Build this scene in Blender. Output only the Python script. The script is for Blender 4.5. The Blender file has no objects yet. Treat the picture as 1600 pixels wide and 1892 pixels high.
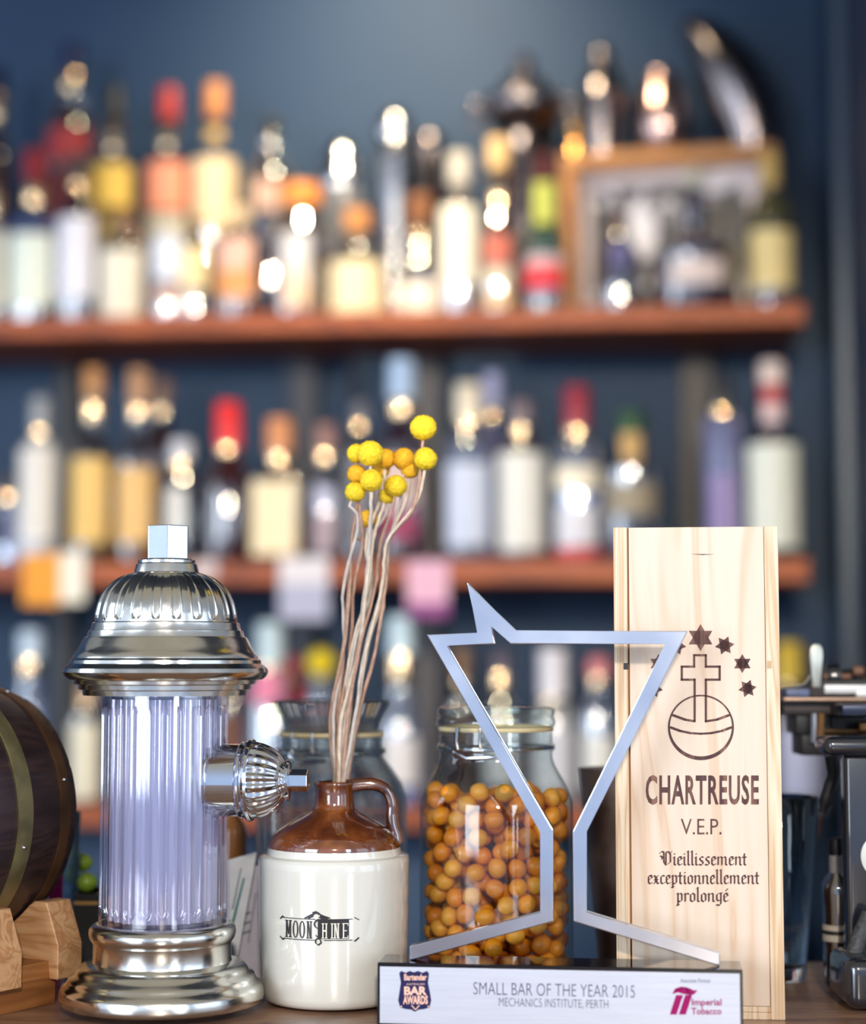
import bpy, bmesh, math, random
from mathutils import Vector, Matrix
random.seed(7)
scene = bpy.context.scene
COL = scene.collection
PI = math.pi

# ------------------------------------------------------------------ camera
F, PITCH, CZ = 3400.0, math.radians(4.6), 1.296
COUNTER = 1.05
cam_data = bpy.data.cameras.new('camera')
cam = bpy.data.objects.new('camera', cam_data); COL.objects.link(cam)
cam.location = (0, 0, CZ); cam.rotation_euler = (PI/2 + PITCH, 0, 0)
cam_data.sensor_fit = 'VERTICAL'; cam_data.sensor_height = 36; cam_data.sensor_width = 36
cam_data.lens = 36 * F / 1892
cam_data.clip_start = 0.02
cam_data.dof.use_dof = True
cam_data.dof.focus_distance = 1.288
cam_data.dof.aperture_fstop = 2.15
cam_data.dof.aperture_blades = 0
scene.camera = cam
scene.view_settings.view_transform = 'Standard'
scene.view_settings.look = 'None'
scene.view_settings.gamma = 1
scene.view_settings.use_curve_mapping = False
scene.view_settings.exposure = 0.0
scene.cycles.use_denoising = True
scene.cycles.transparent_max_bounces = 40
scene.cycles.max_bounces = 14
scene.cycles.transmission_bounces = 12
scene.cycles.caustics_reflective = False
scene.cycles.caustics_refractive = False

# ------------------------------------------------------------------ light
world = bpy.data.worlds.new('world'); scene.world = world; world.use_nodes = True
wn = world.node_tree; bg = wn.nodes['Background']; bg.inputs[1].default_value = 1.0
wtc = wn.nodes.new('ShaderNodeTexCoord'); wsx = wn.nodes.new('ShaderNodeSeparateXYZ')
wmr = wn.nodes.new('ShaderNodeMapRange'); wmr.inputs[1].default_value = -1; wmr.inputs[2].default_value = 1
wrp = wn.nodes.new('ShaderNodeValToRGB')                # the room is lightest towards the street side behind the viewer
wrp.color_ramp.elements[0].position = 0.0; wrp.color_ramp.elements[0].color = (0.50, 0.64, 0.92, 1)
wrp.color_ramp.elements[1].position = 1.0; wrp.color_ramp.elements[1].color = (0.03, 0.045, 0.08, 1)
e_ = wrp.color_ramp.elements.new(0.45); e_.color = (0.27, 0.38, 0.57, 1)
wn.links.new(wtc.outputs['Generated'], wsx.inputs[0]); wn.links.new(wsx.outputs['Y'], wmr.inputs[0])
wn.links.new(wmr.outputs[0], wrp.inputs[0])
wup = wn.nodes.new('ShaderNodeMapRange'); wup.inputs[1].default_value = 0.12; wup.inputs[2].default_value = 0.75   # warm ceiling overhead
wmx = wn.nodes.new('ShaderNodeMixRGB'); wmx.inputs[2].default_value = (0.40, 0.37, 0.31, 1)
wn.links.new(wsx.outputs['Z'], wup.inputs[0]); wn.links.new(wup.outputs[0], wmx.inputs[0])
wn.links.new(wrp.outputs[0], wmx.inputs[1]); wn.links.new(wmx.outputs[0], bg.inputs[0])

def area(name, loc, target, w, h, power, col, spread=PI):
    d = bpy.data.lights.new(name, 'AREA'); d.shape = 'RECTANGLE'; d.size = w; d.size_y = h
    d.energy = power; d.color = col; d.spread = spread
    o = bpy.data.objects.new(name, d); COL.objects.link(o); o.location = loc
    o.rotation_euler = (Vector(target) - Vector(loc)).to_track_quat('-Z', 'Y').to_euler()
    return o
def bulb(name, loc, power, col, r):
    d = bpy.data.lights.new(name, 'POINT'); d.energy = power; d.color = col; d.shadow_soft_size = r
    o = bpy.data.objects.new(name, d); COL.objects.link(o); o.location = loc
    return o
def spot(name, loc, target, power, col, r, ang, blend):
    d = bpy.data.lights.new(name, 'SPOT'); d.energy = power; d.color = col; d.shadow_soft_size = r
    d.spot_size = ang; d.spot_blend = blend
    o = bpy.data.objects.new(name, d); COL.objects.link(o); o.location = loc
    o.rotation_euler = (Vector(target) - Vector(loc)).to_track_quat('-Z', 'Y').to_euler()
    return o
area('window_light_cool', (-2.75, -2.2, 1.85), (-0.05, 1.8, 1.30), 1.7, 1.9, 105, (0.80, 0.90, 1.0))
area('window_light_cool', (2.0, -2.6, 1.9), (0.0, 1.8, 1.35), 0.6, 1.9, 42, (0.82, 0.91, 1.0))
area('side_fill_light', (-3.0, -0.2, 1.75), (-0.2, 1.0, 1.3), 2.6, 1.7, 9, (0.74, 0.86, 1.0))  # unseen panel added to brighten the hydrant nut from one side
area('side_fill_light', (3.0, -0.5, 1.75), (-0.2, 1.0, 1.3), 2.2, 1.7, 17, (0.74, 0.86, 1.0))  # second added panel, for the nut's other face
area('aisle_window_light', (-3.4, 1.5, 1.65), (0.3, 2.95, 1.4), 1.3, 1.8, 26, (0.78, 0.89, 1.0))
bulb('pendant_light_warm', (0.10, -1.2, 2.02), 140, (1.0, 0.89, 0.75), 0.07)
spot('shelf_fill_spot', (0.08, -0.45, 2.16), (-0.02, 2.95, 1.62), 235, (1.0, 0.83, 0.58), 0.055, math.radians(27), 0.35)  # unseen spot added to brighten the shelves and raise glints on the necks
spot('shelf_spot_light', (-0.08, 2.60, 2.74), (-0.06, 3.2, 2.22), 72, (1.0, 0.83, 0.56), 0.05, math.radians(92), 1.0)

# ------------------------------------------------------------------ pixel geometry
def ray(px, py):
    xc, yc = (px - 800) / F, (946 - py) / F
    c, s = math.cos(PITCH), math.sin(PITCH)
    return Vector((xc, c - yc * s, s + yc * c))
def at(px, py, Y):
    d = ray(px, py)
    return Vector((0, 0, CZ)) + d * (Y / d.y)
def zat(py, Y): return at(800, py, Y).z
def mpp(py, Y):                                   # metres per pixel at depth Y on image row py
    return Y / ray(800, py).y / F
def on_plane(px, py, M):                          # pixel -> local coordinates on the plane y=0 of frame M
    Mi = M.inverted()
    o = Mi @ Vector((0, 0, CZ)); d = Mi.to_3x3() @ ray(px, py)
    p = o - d * (o.y / d.y)
    return p
def frame(loc, rz): return Matrix.Translation(Vector(loc)) @ Matrix.Rotation(rz, 4, 'Z')

# ------------------------------------------------------------------ materials
def lin(c):
    return tuple((v/255/12.92) if v/255 <= 0.04045 else ((v/255+0.055)/1.055)**2.4 for v in c) + (1.0,)
MATS = {}
def newmat(name):
    m = bpy.data.materials.new(name); m.use_nodes = True
    nt = m.node_tree; nt.nodes.clear()
    out = nt.nodes.new('ShaderNodeOutputMaterial')
    return m, nt, out
def N(nt, kind, **kw):
    n = nt.nodes.new('ShaderNode' + kind)
    for k, v in kw.items(): setattr(n, k, v)
    return n
def L(nt, a, b): nt.links.new(a, b)
def noise(nt, scale, detail=3, vec=(1, 1, 1), distortion=0.0, rough=0.5):
    tc = N(nt, 'TexCoord'); mp = N(nt, 'Mapping'); mp.inputs['Scale'].default_value = vec
    L(nt, tc.outputs['Object'], mp.inputs['Vector'])
    n = N(nt, 'TexNoise'); n.inputs['Scale'].default_value = scale; n.inputs['Detail'].default_value = detail
    n.inputs['Distortion'].default_value = distortion; n.inputs['Roughness'].default_value = rough
    L(nt, mp.outputs['Vector'], n.inputs['Vector'])
    return n
def ramp(nt, fac, stops):
    r = N(nt, 'ValToRGB'); el = r.color_ramp.elements
    while len(el) < len(stops): el.new(0.5)
    for e, (p, c) in zip(el, stops): e.position = p; e.color = c
    L(nt, fac, r.inputs['Fac'])
    return r
def plain(name, col, rough=0.5, metal=0.0, var=0.06, scale=60, bump=0.0, coat=0.0, spec=0.5, bscale=None, vec=(1, 1, 1), rvar=0.0):
    if name in MATS: return MATS[name]
    m, nt, out = newmat(name)
    b = N(nt, 'BsdfPrincipled'); L(nt, b.outputs[0], out.inputs[0])
    b.inputs['Roughness'].default_value = rough; b.inputs['Metallic'].default_value = metal
    b.inputs['Coat Weight'].default_value = coat; b.inputs['Coat Roughness'].default_value = 0.03
    b.inputs['Coat IOR'].default_value = 1.5 + 0.4*(coat > 0.55)
    b.inputs['Specular IOR Level'].default_value = spec
    c = lin(col)
    n = noise(nt, scale, 4, vec)
    lo = tuple(v * (1 - var) for v in c[:3]) + (1,); hi = tuple(min(1, v * (1 + var)) for v in c[:3]) + (1,)
    r = ramp(nt, n.outputs['Fac'], [(0.3, lo), (0.7, hi)])
    L(nt, r.outputs['Color'], b.inputs['Base Color'])
    if rvar:
        rr = ramp(nt, n.outputs['Fac'], [(0.35, (rough,)*3 + (1,)), (0.75, (rough + rvar,)*3 + (1,))])
        L(nt, rr.outputs['Color'], b.inputs['Roughness'])
    if bump:
        nb = noise(nt, bscale or scale, 3, vec)
        bp = N(nt, 'Bump'); bp.inputs['Strength'].default_value = bump; bp.inputs['Distance'].default_value = 0.001
        L(nt, nb.outputs['Fac'], bp.inputs['Height']); L(nt, bp.outputs[0], b.inputs['Normal'])
    MATS[name] = m
    return m
def wood(name, c1, c2, c3, vec, scale=1.0, rough=0.5, coat=0.0, bump=0.15, fine=0.35):
    if name in MATS: return MATS[name]
    m, nt, out = newmat(name)
    b = N(nt, 'BsdfPrincipled'); L(nt, b.outputs[0], out.inputs[0])
    b.inputs['Roughness'].default_value = rough; b.inputs['Coat Weight'].default_value = coat
    b.inputs['Coat Roughness'].default_value = 0.15
    n = noise(nt, scale, 2, vec, 1.2)
    w = N(nt, 'Math', operation='MULTIPLY'); w.inputs[1].default_value = 9.0
    L(nt, n.outputs['Fac'], w.inputs[0])
    fr = N(nt, 'Math', operation='PINGPONG'); fr.inputs[1].default_value = 1.0; L(nt, w.outputs[0], fr.inputs[0])
    r = ramp(nt, fr.outputs[0], [(0.0, lin(c1)), (0.6, lin(c2)), (1.0, lin(c3))])
    f = noise(nt, scale * 6, 5, vec, 0.2, 0.7)
    rf = ramp(nt, f.outputs['Fac'], [(0.35, (1 - fine,)*3 + (1,)), (0.6, (1, 1, 1, 1))])
    mx = N(nt, 'MixRGB', blend_type='MULTIPLY'); mx.inputs[0].default_value = 0.6
    L(nt, r.outputs[0], mx.inputs[1]); L(nt, rf.outputs[0], mx.inputs[2])
    L(nt, mx.outputs[0], b.inputs['Base Color'])
    bp = N(nt, 'Bump'); bp.inputs['Strength'].default_value = bump; bp.inputs['Distance'].default_value = 0.0005
    L(nt, f.outputs['Fac'], bp.inputs['Height']); L(nt, bp.outputs[0], b.inputs['Normal'])
    MATS[name] = m
    return m
def shell_glass(name, tint, gloss=7.0, rough=0.02, haze=0.0, edge=0.75):
    """thin clear wall: tinted see-through, with a mirror sheen that grows towards grazing angles"""
    if name in MATS: return MATS[name]
    m, nt, out = newmat(name)
    t = N(nt, 'BsdfTransparent'); t.inputs[0].default_value = lin(tint)
    g = N(nt, 'BsdfGlossy'); g.inputs['Roughness'].default_value = rough; g.inputs[0].default_value = (1, 1, 1, 1)
    lw = N(nt, 'LayerWeight'); lw.inputs['Blend'].default_value = 0.5
    r = ramp(nt, lw.outputs['Facing'], [(0.0, (0.05*gloss,)*3 + (1,)), (0.65, (0.10*gloss,)*3 + (1,)), (1.0, (edge,)*3 + (1,))])
    mx = N(nt, 'MixShader')
    L(nt, r.outputs[0], mx.inputs[0]); L(nt, t.outputs[0], mx.inputs[1]); L(nt, g.outputs[0], mx.inputs[2])
    src = mx
    if haze:
        d = N(nt, 'BsdfDiffuse'); d.inputs[0].default_value = lin(tint)
        m2 = N(nt, 'MixShader'); m2.inputs[0].default_value = haze
        L(nt, mx.outputs[0], m2.inputs[1]); L(nt, d.outputs[0], m2.inputs[2]); src = m2
    L(nt, src.outputs[0], out.inputs[0])
    MATS[name] = m
    return m
def liquid_mat(name, col, see=0.5):
    if name in MATS: return MATS[name]
    m, nt, out = newmat(name)
    t = N(nt, 'BsdfTransparent'); t.inputs[0].default_value = lin(col)
    d = N(nt, 'BsdfTranslucent'); d.inputs[0].default_value = lin(col)
    e = N(nt, 'BsdfDiffuse'); e.inputs[0].default_value = lin(col)
    m1 = N(nt, 'MixShader'); m1.inputs[0].default_value = 0.5
    L(nt, d.outputs[0], m1.inputs[1]); L(nt, e.outputs[0], m1.inputs[2])
    m2 = N(nt, 'MixShader'); m2.inputs[0].default_value = see
    L(nt, m1.outputs[0], m2.inputs[1]); L(nt, t.outputs[0], m2.inputs[2])
    L(nt, m2.outputs[0], out.inputs[0])
    MATS[name] = m
    return m
def true_glass(name, col, mixin, tint, ior=1.49):
    m, nt, out = newmat(name)
    g = N(nt, 'BsdfGlass'); g.inputs['Roughness'].default_value = 0.0; g.inputs['IOR'].default_value = ior
    g.inputs[0].default_value = lin(col)
    t = N(nt, 'BsdfTransparent'); t.inputs[0].default_value = lin(tint)
    mx = N(nt, 'MixShader'); mx.inputs[0].default_value = mixin
    L(nt, g.outputs[0], mx.inputs[1]); L(nt, t.outputs[0], mx.inputs[2]); L(nt, mx.outputs[0], out.inputs[0])
    return m

# ------------------------------------------------------------------ object helpers
def props(o, label=None, cat=None, group=None, kind=None):
    if label: o['label'] = label
    if cat: o['category'] = cat
    if group: o['group'] = group
    if kind: o['kind'] = kind
    return o
def thing(name, label, cat, loc=(0, 0, 0), rz=0.0, group=None):
    o = bpy.data.objects.new(name, None); COL.objects.link(o)
    o.location = loc; o.rotation_euler = (0, 0, rz); o.empty_display_size = 0.02
    return props(o, label, cat, group)
def mk(name, bm, mat, parent=None, smooth=True, angle=38, label=None):
    bmesh.ops.recalc_face_normals(bm, faces=bm.faces)
    lim = math.radians(angle)
    for f in bm.faces: f.smooth = smooth
    for e in bm.edges:
        if len(e.link_faces) == 2 and e.calc_face_angle(0) > lim: e.smooth = False
    me = bpy.data.meshes.new(name); bm.to_mesh(me); bm.free()
    for m in (mat if isinstance(mat, (list, tuple)) else [mat]): me.materials.append(m)
    o = bpy.data.objects.new(name, me); COL.objects.link(o)
    if parent: o.parent = parent
    if label: o['label'] = label
    return o
def ring_faces(bm, rings, close=True):
    for a, b in zip(rings, rings[1:]):
        n = len(a)
        for i in range(n if close else n - 1):
            j = (i + 1) % n
            vs = [a[i], a[j], b[j], b[i]]
            vs = [v for k, v in enumerate(vs) if v not in vs[:k]]
            if len(vs) >= 3:
                try: bm.faces.new(vs)
                except ValueError: pass
def lathe(prof, seg=32, bm=None, M=None, mod=None, sq=None):
    """prof: (r, z) list; r=0 closes on the axis. mod(theta, k, r)->r shapes the section; sq = superellipse power"""
    bm = bm or bmesh.new(); rings = []
    for k, (r, z) in enumerate(prof):
        if r <= 1e-7:
            v = bm.verts.new((0, 0, z)); rings.append([v] * seg); continue
        ring = []
        for i in range(seg):
            t = 2 * PI * i / seg; rr = r
            if sq: rr = r / ((abs(math.cos(t))**sq + abs(math.sin(t))**sq) ** (1 / sq))
            if mod: rr = mod(t, k, rr)
            ring.append(bm.verts.new((rr * math.cos(t), rr * math.sin(t), z)))
        rings.append(ring)
    ring_faces(bm, rings)
    if M is not None: bm.transform(M)
    return bm
def smoothprof(pts, n=4):
    """Catmull-Rom through (r,z) points"""
    out = []
    for i in range(len(pts) - 1):
        p0 = pts[max(i-1, 0)]; p1 = pts[i]; p2 = pts[i+1]; p3 = pts[min(i+2, len(pts)-1)]
        for k in range(n):
            t = k / n
            out.append(tuple(0.5 * (2*b + (c-a)*t + (2*a-5*b+4*c-d)*t*t + (-a+3*b-3*c+d)*t**3) for a, b, c, d in zip(p0, p1, p2, p3)))
    out.append(tuple(pts[-1]))
    return out
def box(x0, x1, y0, y1, z0, z1, bev=0.0, bm=None, M=None, seg=2):
    b2 = bmesh.new()
    bmesh.ops.create_cube(b2, size=1)
    for v in b2.verts:
        v.co = ((x0+x1)/2 + v.co.x*(x1-x0), (y0+y1)/2 + v.co.y*(y1-y0), (z0+z1)/2 + v.co.z*(z1-z0))
    if bev: bmesh.ops.bevel(b2, geom=list(b2.edges), offset=bev, segments=seg, affect='EDGES', profile=0.5)
    if M is not None: b2.transform(M)
    if bm is None: return b2
    merge(bm, b2); return bm
def merge(bm, b2):
    me = bpy.data.meshes.new('tmp'); b2.to_mesh(me); b2.free(); bm.from_mesh(me); bpy.data.meshes.remove(me)
def prism(poly, y0, y1, bev=0.0, seg=1):
    """poly in (x,z); extruded from y0 to y1"""
    bm = bmesh.new()
    a = [bm.verts.new((x, y0, z)) for x, z in poly]; b = [bm.verts.new((x, y1, z)) for x, z in poly]
    bm.faces.new(a); bm.faces.new(list(reversed(b)))
    n = len(poly)
    for i in range(n): bm.faces.new((a[i], a[(i+1) % n], b[(i+1) % n], b[i]))
    if bev: bmesh.ops.bevel(bm, geom=list(bm.edges), offset=bev, segments=seg, affect='EDGES', profile=0.5)
    return bm
def tube(pts, rad, seg=8, bm=None, cap=True, flat=1.0):
    bm = bm or bmesh.new(); pts = [Vector(p) for p in pts]; rings = []; n = len(pts)
    up = Vector((0, 1, 0))
    for i, p in enumerate(pts):
        d = (pts[min(i+1, n-1)] - pts[max(i-1, 0)]).normalized()
        s = d.cross(up); s = s.normalized() if s.length > 1e-5 else Vector((1, 0, 0))
        u = s.cross(d).normalized(); r = rad[i] if isinstance(rad, (list, tuple)) else rad
        rings.append([bm.verts.new(p + s*math.cos(2*PI*k/seg)*r*flat + u*math.sin(2*PI*k/seg)*r) for k in range(seg)])
    ring_faces(bm, rings)
    if cap: bm.faces.new(rings[0]); bm.faces.new(list(reversed(rings[-1])))
    return bm
def spline(pts, n=5): return [Vector(p) for p in smoothprof([tuple(p) for p in pts], n)]
def curved_label(r, z0, z1, half, mid=-PI/2, t=0.0005, seg=14):
    bm = bmesh.new(); o, i_ = [], []
    for rr, dst in ((r + t, o), (r + 0.00008, i_)):
        for z in (z0, z1):
            dst.append([bm.verts.new((rr*math.cos(mid - half + 2*half*k/seg), rr*math.sin(mid - half + 2*half*k/seg), z)) for k in range(seg+1)])
    ring_faces(bm, [o[0], o[1]], False); ring_faces(bm, [i_[0], i_[1]], False)
    ring_faces(bm, [o[0], i_[0]], False); ring_faces(bm, [o[1], i_[1]], False)
    for k in (0, seg): bm.faces.new((o[0][k], o[1][k], i_[1][k], i_[0][k]))
    return bm
def hull2(points):
    pts = sorted(set((round(x, 7), round(y, 7)) for x, y in points))
    def half(ps):
        h = []
        for p in ps:
            while len(h) >= 2 and (h[-1][0]-h[-2][0])*(p[1]-h[-2][1]) - (h[-1][1]-h[-2][1])*(p[0]-h[-2][0]) <= 0: h.pop()
            h.append(p)
        return h
    a = half(pts); b = half(pts[::-1])
    return a[:-1] + b[:-1]
def nib(paths, w, t, ang):
    """broad-nib pen strokes as convex polygons"""
    c, s = math.cos(ang), math.sin(ang)
    corner = [(a*w/2*c - b*t/2*s, a*w/2*s + b*t/2*c) for a in (-1, 1) for b in (-1, 1)]
    out = []
    for p in paths:
        for q0, q1 in zip(p, p[1:]):
            out.append(hull2([(q[0]+dx, q[1]+dy) for q in (q0, q1) for dx, dy in corner]))
    return out
def arc(cx, cy, rx, ry, a0, a1, n=24):
    return [(cx + rx*math.cos(math.radians(a0+(a1-a0)*k/n)), cy + ry*math.sin(math.radians(a0+(a1-a0)*k/n))) for k in range(n+1)]
def decal(polys, fn, bm=None):
    """flat polygons mapped through fn(x,y)->Vector"""
    bm = bm or bmesh.new()
    for p in polys:
        try: bm.faces.new([bm.verts.new(fn(x, y)) for x, y in p])
        except ValueError: pass
    return bm
def text_polys(s, bold=0.0, x0=0, x1=1, y0=0, y1=1, space=1.0, shear=0.0):
    """printed sans lettering as polygons filling the given rectangle"""
    cu = bpy.data.curves.new('letters', 'FONT'); cu.body = s; cu.offset = bold; cu.space_character = space; cu.resolution_u = 3
    cu.shear = shear
    ob = bpy.data.objects.new('letters', cu); COL.objects.link(ob)
    bpy.context.view_layer.update()
    me = bpy.data.meshes.new_from_object(ob.evaluated_get(bpy.context.evaluated_depsgraph_get()))
    xs = [v.co.x for v in me.vertices]; ys = [v.co.y for v in me.vertices]
    ax, bx, ay, by = min(xs), max(xs), min(ys), max(ys)
    out = [[(x0 + (me.vertices[i].co.x-ax)/(bx-ax)*(x1-x0), y0 + (me.vertices[i].co.y-ay)/(by-ay)*(y1-y0)) for i in f.vertices] for f in me.polygons]
    bpy.data.objects.remove(ob); bpy.data.curves.remove(cu); bpy.data.meshes.remove(me)
    return out

# ------------------------------------------------------------------ the room
SHELF_RZ = -math.atan(0.1016)
SH = frame((0, 2.928, 0), SHELF_RZ)
def sh_local(px, py, off):                        # pixel on the vertical plane 'off' behind the shelf fronts
    p = on_plane(px, py, SH @ Matrix.Translation((0, off, 0)))
    return p.x, p.z
def sh_world(x, off, z): return SH @ Vector((x, off, z))
Z1 = sh_local(700, 574, 0)[1]; Z2 = sh_local(700, 1036, 0)[1]; Z3 = sh_local(700, 1494, 0)[1]
WALL_OFF = 0.30
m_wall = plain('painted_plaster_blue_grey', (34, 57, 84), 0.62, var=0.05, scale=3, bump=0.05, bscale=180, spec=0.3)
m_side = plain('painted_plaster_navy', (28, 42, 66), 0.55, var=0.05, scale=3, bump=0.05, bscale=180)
m_dark = plain('dark_floor', (52, 44, 40), 0.5, var=0.2, scale=8)
def structure(name, bm, mat, **k):
    o = mk(name, bm, mat, **k); o['kind'] = 'structure'; return o
xc = sh_local(1530, 300, WALL_OFF)[0]
structure('wall_back', box(-2.6, xc + 0.1, WALL_OFF, WALL_OFF + 0.1, 0, 2.95, M=SH), m_wall, smooth=False)
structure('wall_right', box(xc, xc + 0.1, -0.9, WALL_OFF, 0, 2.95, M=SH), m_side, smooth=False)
structure('floor', box(-2.7, 2.0, -0.6, 4.2, -0.05, 0.0), m_dark, smooth=False)
structure('ceiling', box(-2.7, 2.0, 0.9, 4.2, 2.95, 3.0), plain('dark_ceiling', (58, 60, 64), 0.8), smooth=False)
xt = sh_local(1566, 200, 0.10)[0]
structure('trim_1', box(xc - 0.022, xc, 0.02, 0.075, 0, 2.95, 0.004, M=SH), plain('trim_paint_blue', (40, 60, 80), 0.4, spec=0.6), smooth=False)

# shelves and uprights
m_shelf = wood('stained_shelf_board', (176, 88, 36), (158, 74, 30), (128, 58, 24), (0.8, 8, 8), 2.0, 0.55, 0.0)
m_post = plain('black_painted_post', (20, 20, 24), 0.5, var=0.15, scale=12)
xe = sh_local(1487, 580, 0)[0]
SHELVES = [('shelf', Z1, 0.033, 'top orange-brown wooden shelf carrying the shaker and crate'),
           ('shelf', Z2, 0.037, 'middle wooden shelf with paper cards hung on its edge'),
           ('shelf', Z3, 0.033, 'lowest wooden shelf, behind the glass jars')]
for nm, z, th, lab in SHELVES:
    o = mk(nm, box(-1.35, xe, 0.0, 0.26, z - th, z, 0.003, M=SH), m_shelf, smooth=False)
    props(o, lab, 'shelf', 'back bar shelves')
for px, w, mm, lab in ((122, 40, m_post, 'black upright post behind the white frosted bottle, end nearest the barrel'),
                       (560, 52, plain('slate_post', (44, 46, 58), 0.5), 'slate grey upright post behind the cream square label bottle'),
                       (790, 46, plain('grey_post', (62, 58, 64), 0.45), 'grey upright post beside the pale blue capped bottle'),
                       (1288, 58, plain('brown_black_post', (38, 33, 36), 0.5), 'brown-black upright post behind the lavender tall bottle')):
    x = sh_local(px, 850, 0.27)[0]; hw = w/2*0.00093
    o = mk('shelf_post', box(x - hw, x + hw, 0.262, WALL_OFF, 0, Z1 - 0.034, 0.002, M=SH), mm, smooth=False)
    props(o, lab, 'post', 'shelf uprights')
x = sh_local(655, 660, 0.2)[0]
o = mk('shelf_bracket', tube([(x - 0.012, 0.26, Z1 - 0.10), (x + 0.012, 0.18, Z1 - 0.034)], 0.009, 10), plain('bracket_steel', (120, 124, 134), 0.4, 0.7))
o.matrix_world = SH; props(o, 'slanted steel bracket under the top shelf', 'bracket')
# cabinet below
structure('trim_2', box(-1.4, xe, 0.24, WALL_OFF, 0, Z3 - 0.033, M=SH), plain('painted_panel_blue', (42, 70, 104), 0.55, var=0.06, scale=4), smooth=False)

# ------------------------------------------------------------------ bottles on the shelves
CREAM = (232, 222, 198); WHITE = (232, 232, 232); TAN = (205, 150, 96)
m_glass = {
    'clear': shell_glass('clear_bottle_glass', (236, 240, 240)),
    'blue': shell_glass('pale_blue_bottle_glass', (196, 210, 240), haze=0.10),
    'grey': shell_glass('smoky_bottle_glass', (150, 152, 160), haze=0.08),
    'frost': shell_glass('frosted_bottle_glass', (226, 226, 228), haze=0.45, rough=0.2),
    'green': shell_glass('green_bottle_glass', (70, 104, 40), haze=0.25),
    'olive': shell_glass('olive_bottle_glass', (120, 112, 40), haze=0.25),
    'brown': shell_glass('brown_bottle_glass', (92, 48, 26), haze=0.10),
    'dark': shell_glass('near_black_bottle_glass', (30, 22, 24), haze=0.30),
    'wine': shell_glass('dark_red_bottle_glass', (58, 12, 16), haze=0.5),
    'plum': shell_glass('plum_bottle_glass', (54, 32, 52), haze=0.30),
    'lav': shell_glass('lavender_bottle_glass', (160, 164, 214), haze=0.35),
}
AMBER, HONEY, RUST, BLACKISH, GOLD, REDDISH = (190, 110, 30), (224, 160, 60), (120, 52, 20), (40, 20, 16), (226, 180, 90), (120, 20, 24)
m_glint = plain('glint_collar_metal', (226, 192, 150), 0.05, 1.0, var=0.03)  # shiny metal for the collars added to catch lamp glints
def capmat(c, metal=0.0): return plain('cap_%d_%d_%d_%d' % (*c, int(metal)), c, 0.38, metal, var=0.05)
def labmat(c): return plain('paper_%d_%d_%d' % c, c, 0.6, var=0.05, scale=140)
ROW = {'f': 0.062, 'm': 0.115, 'b': 0.185}
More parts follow.
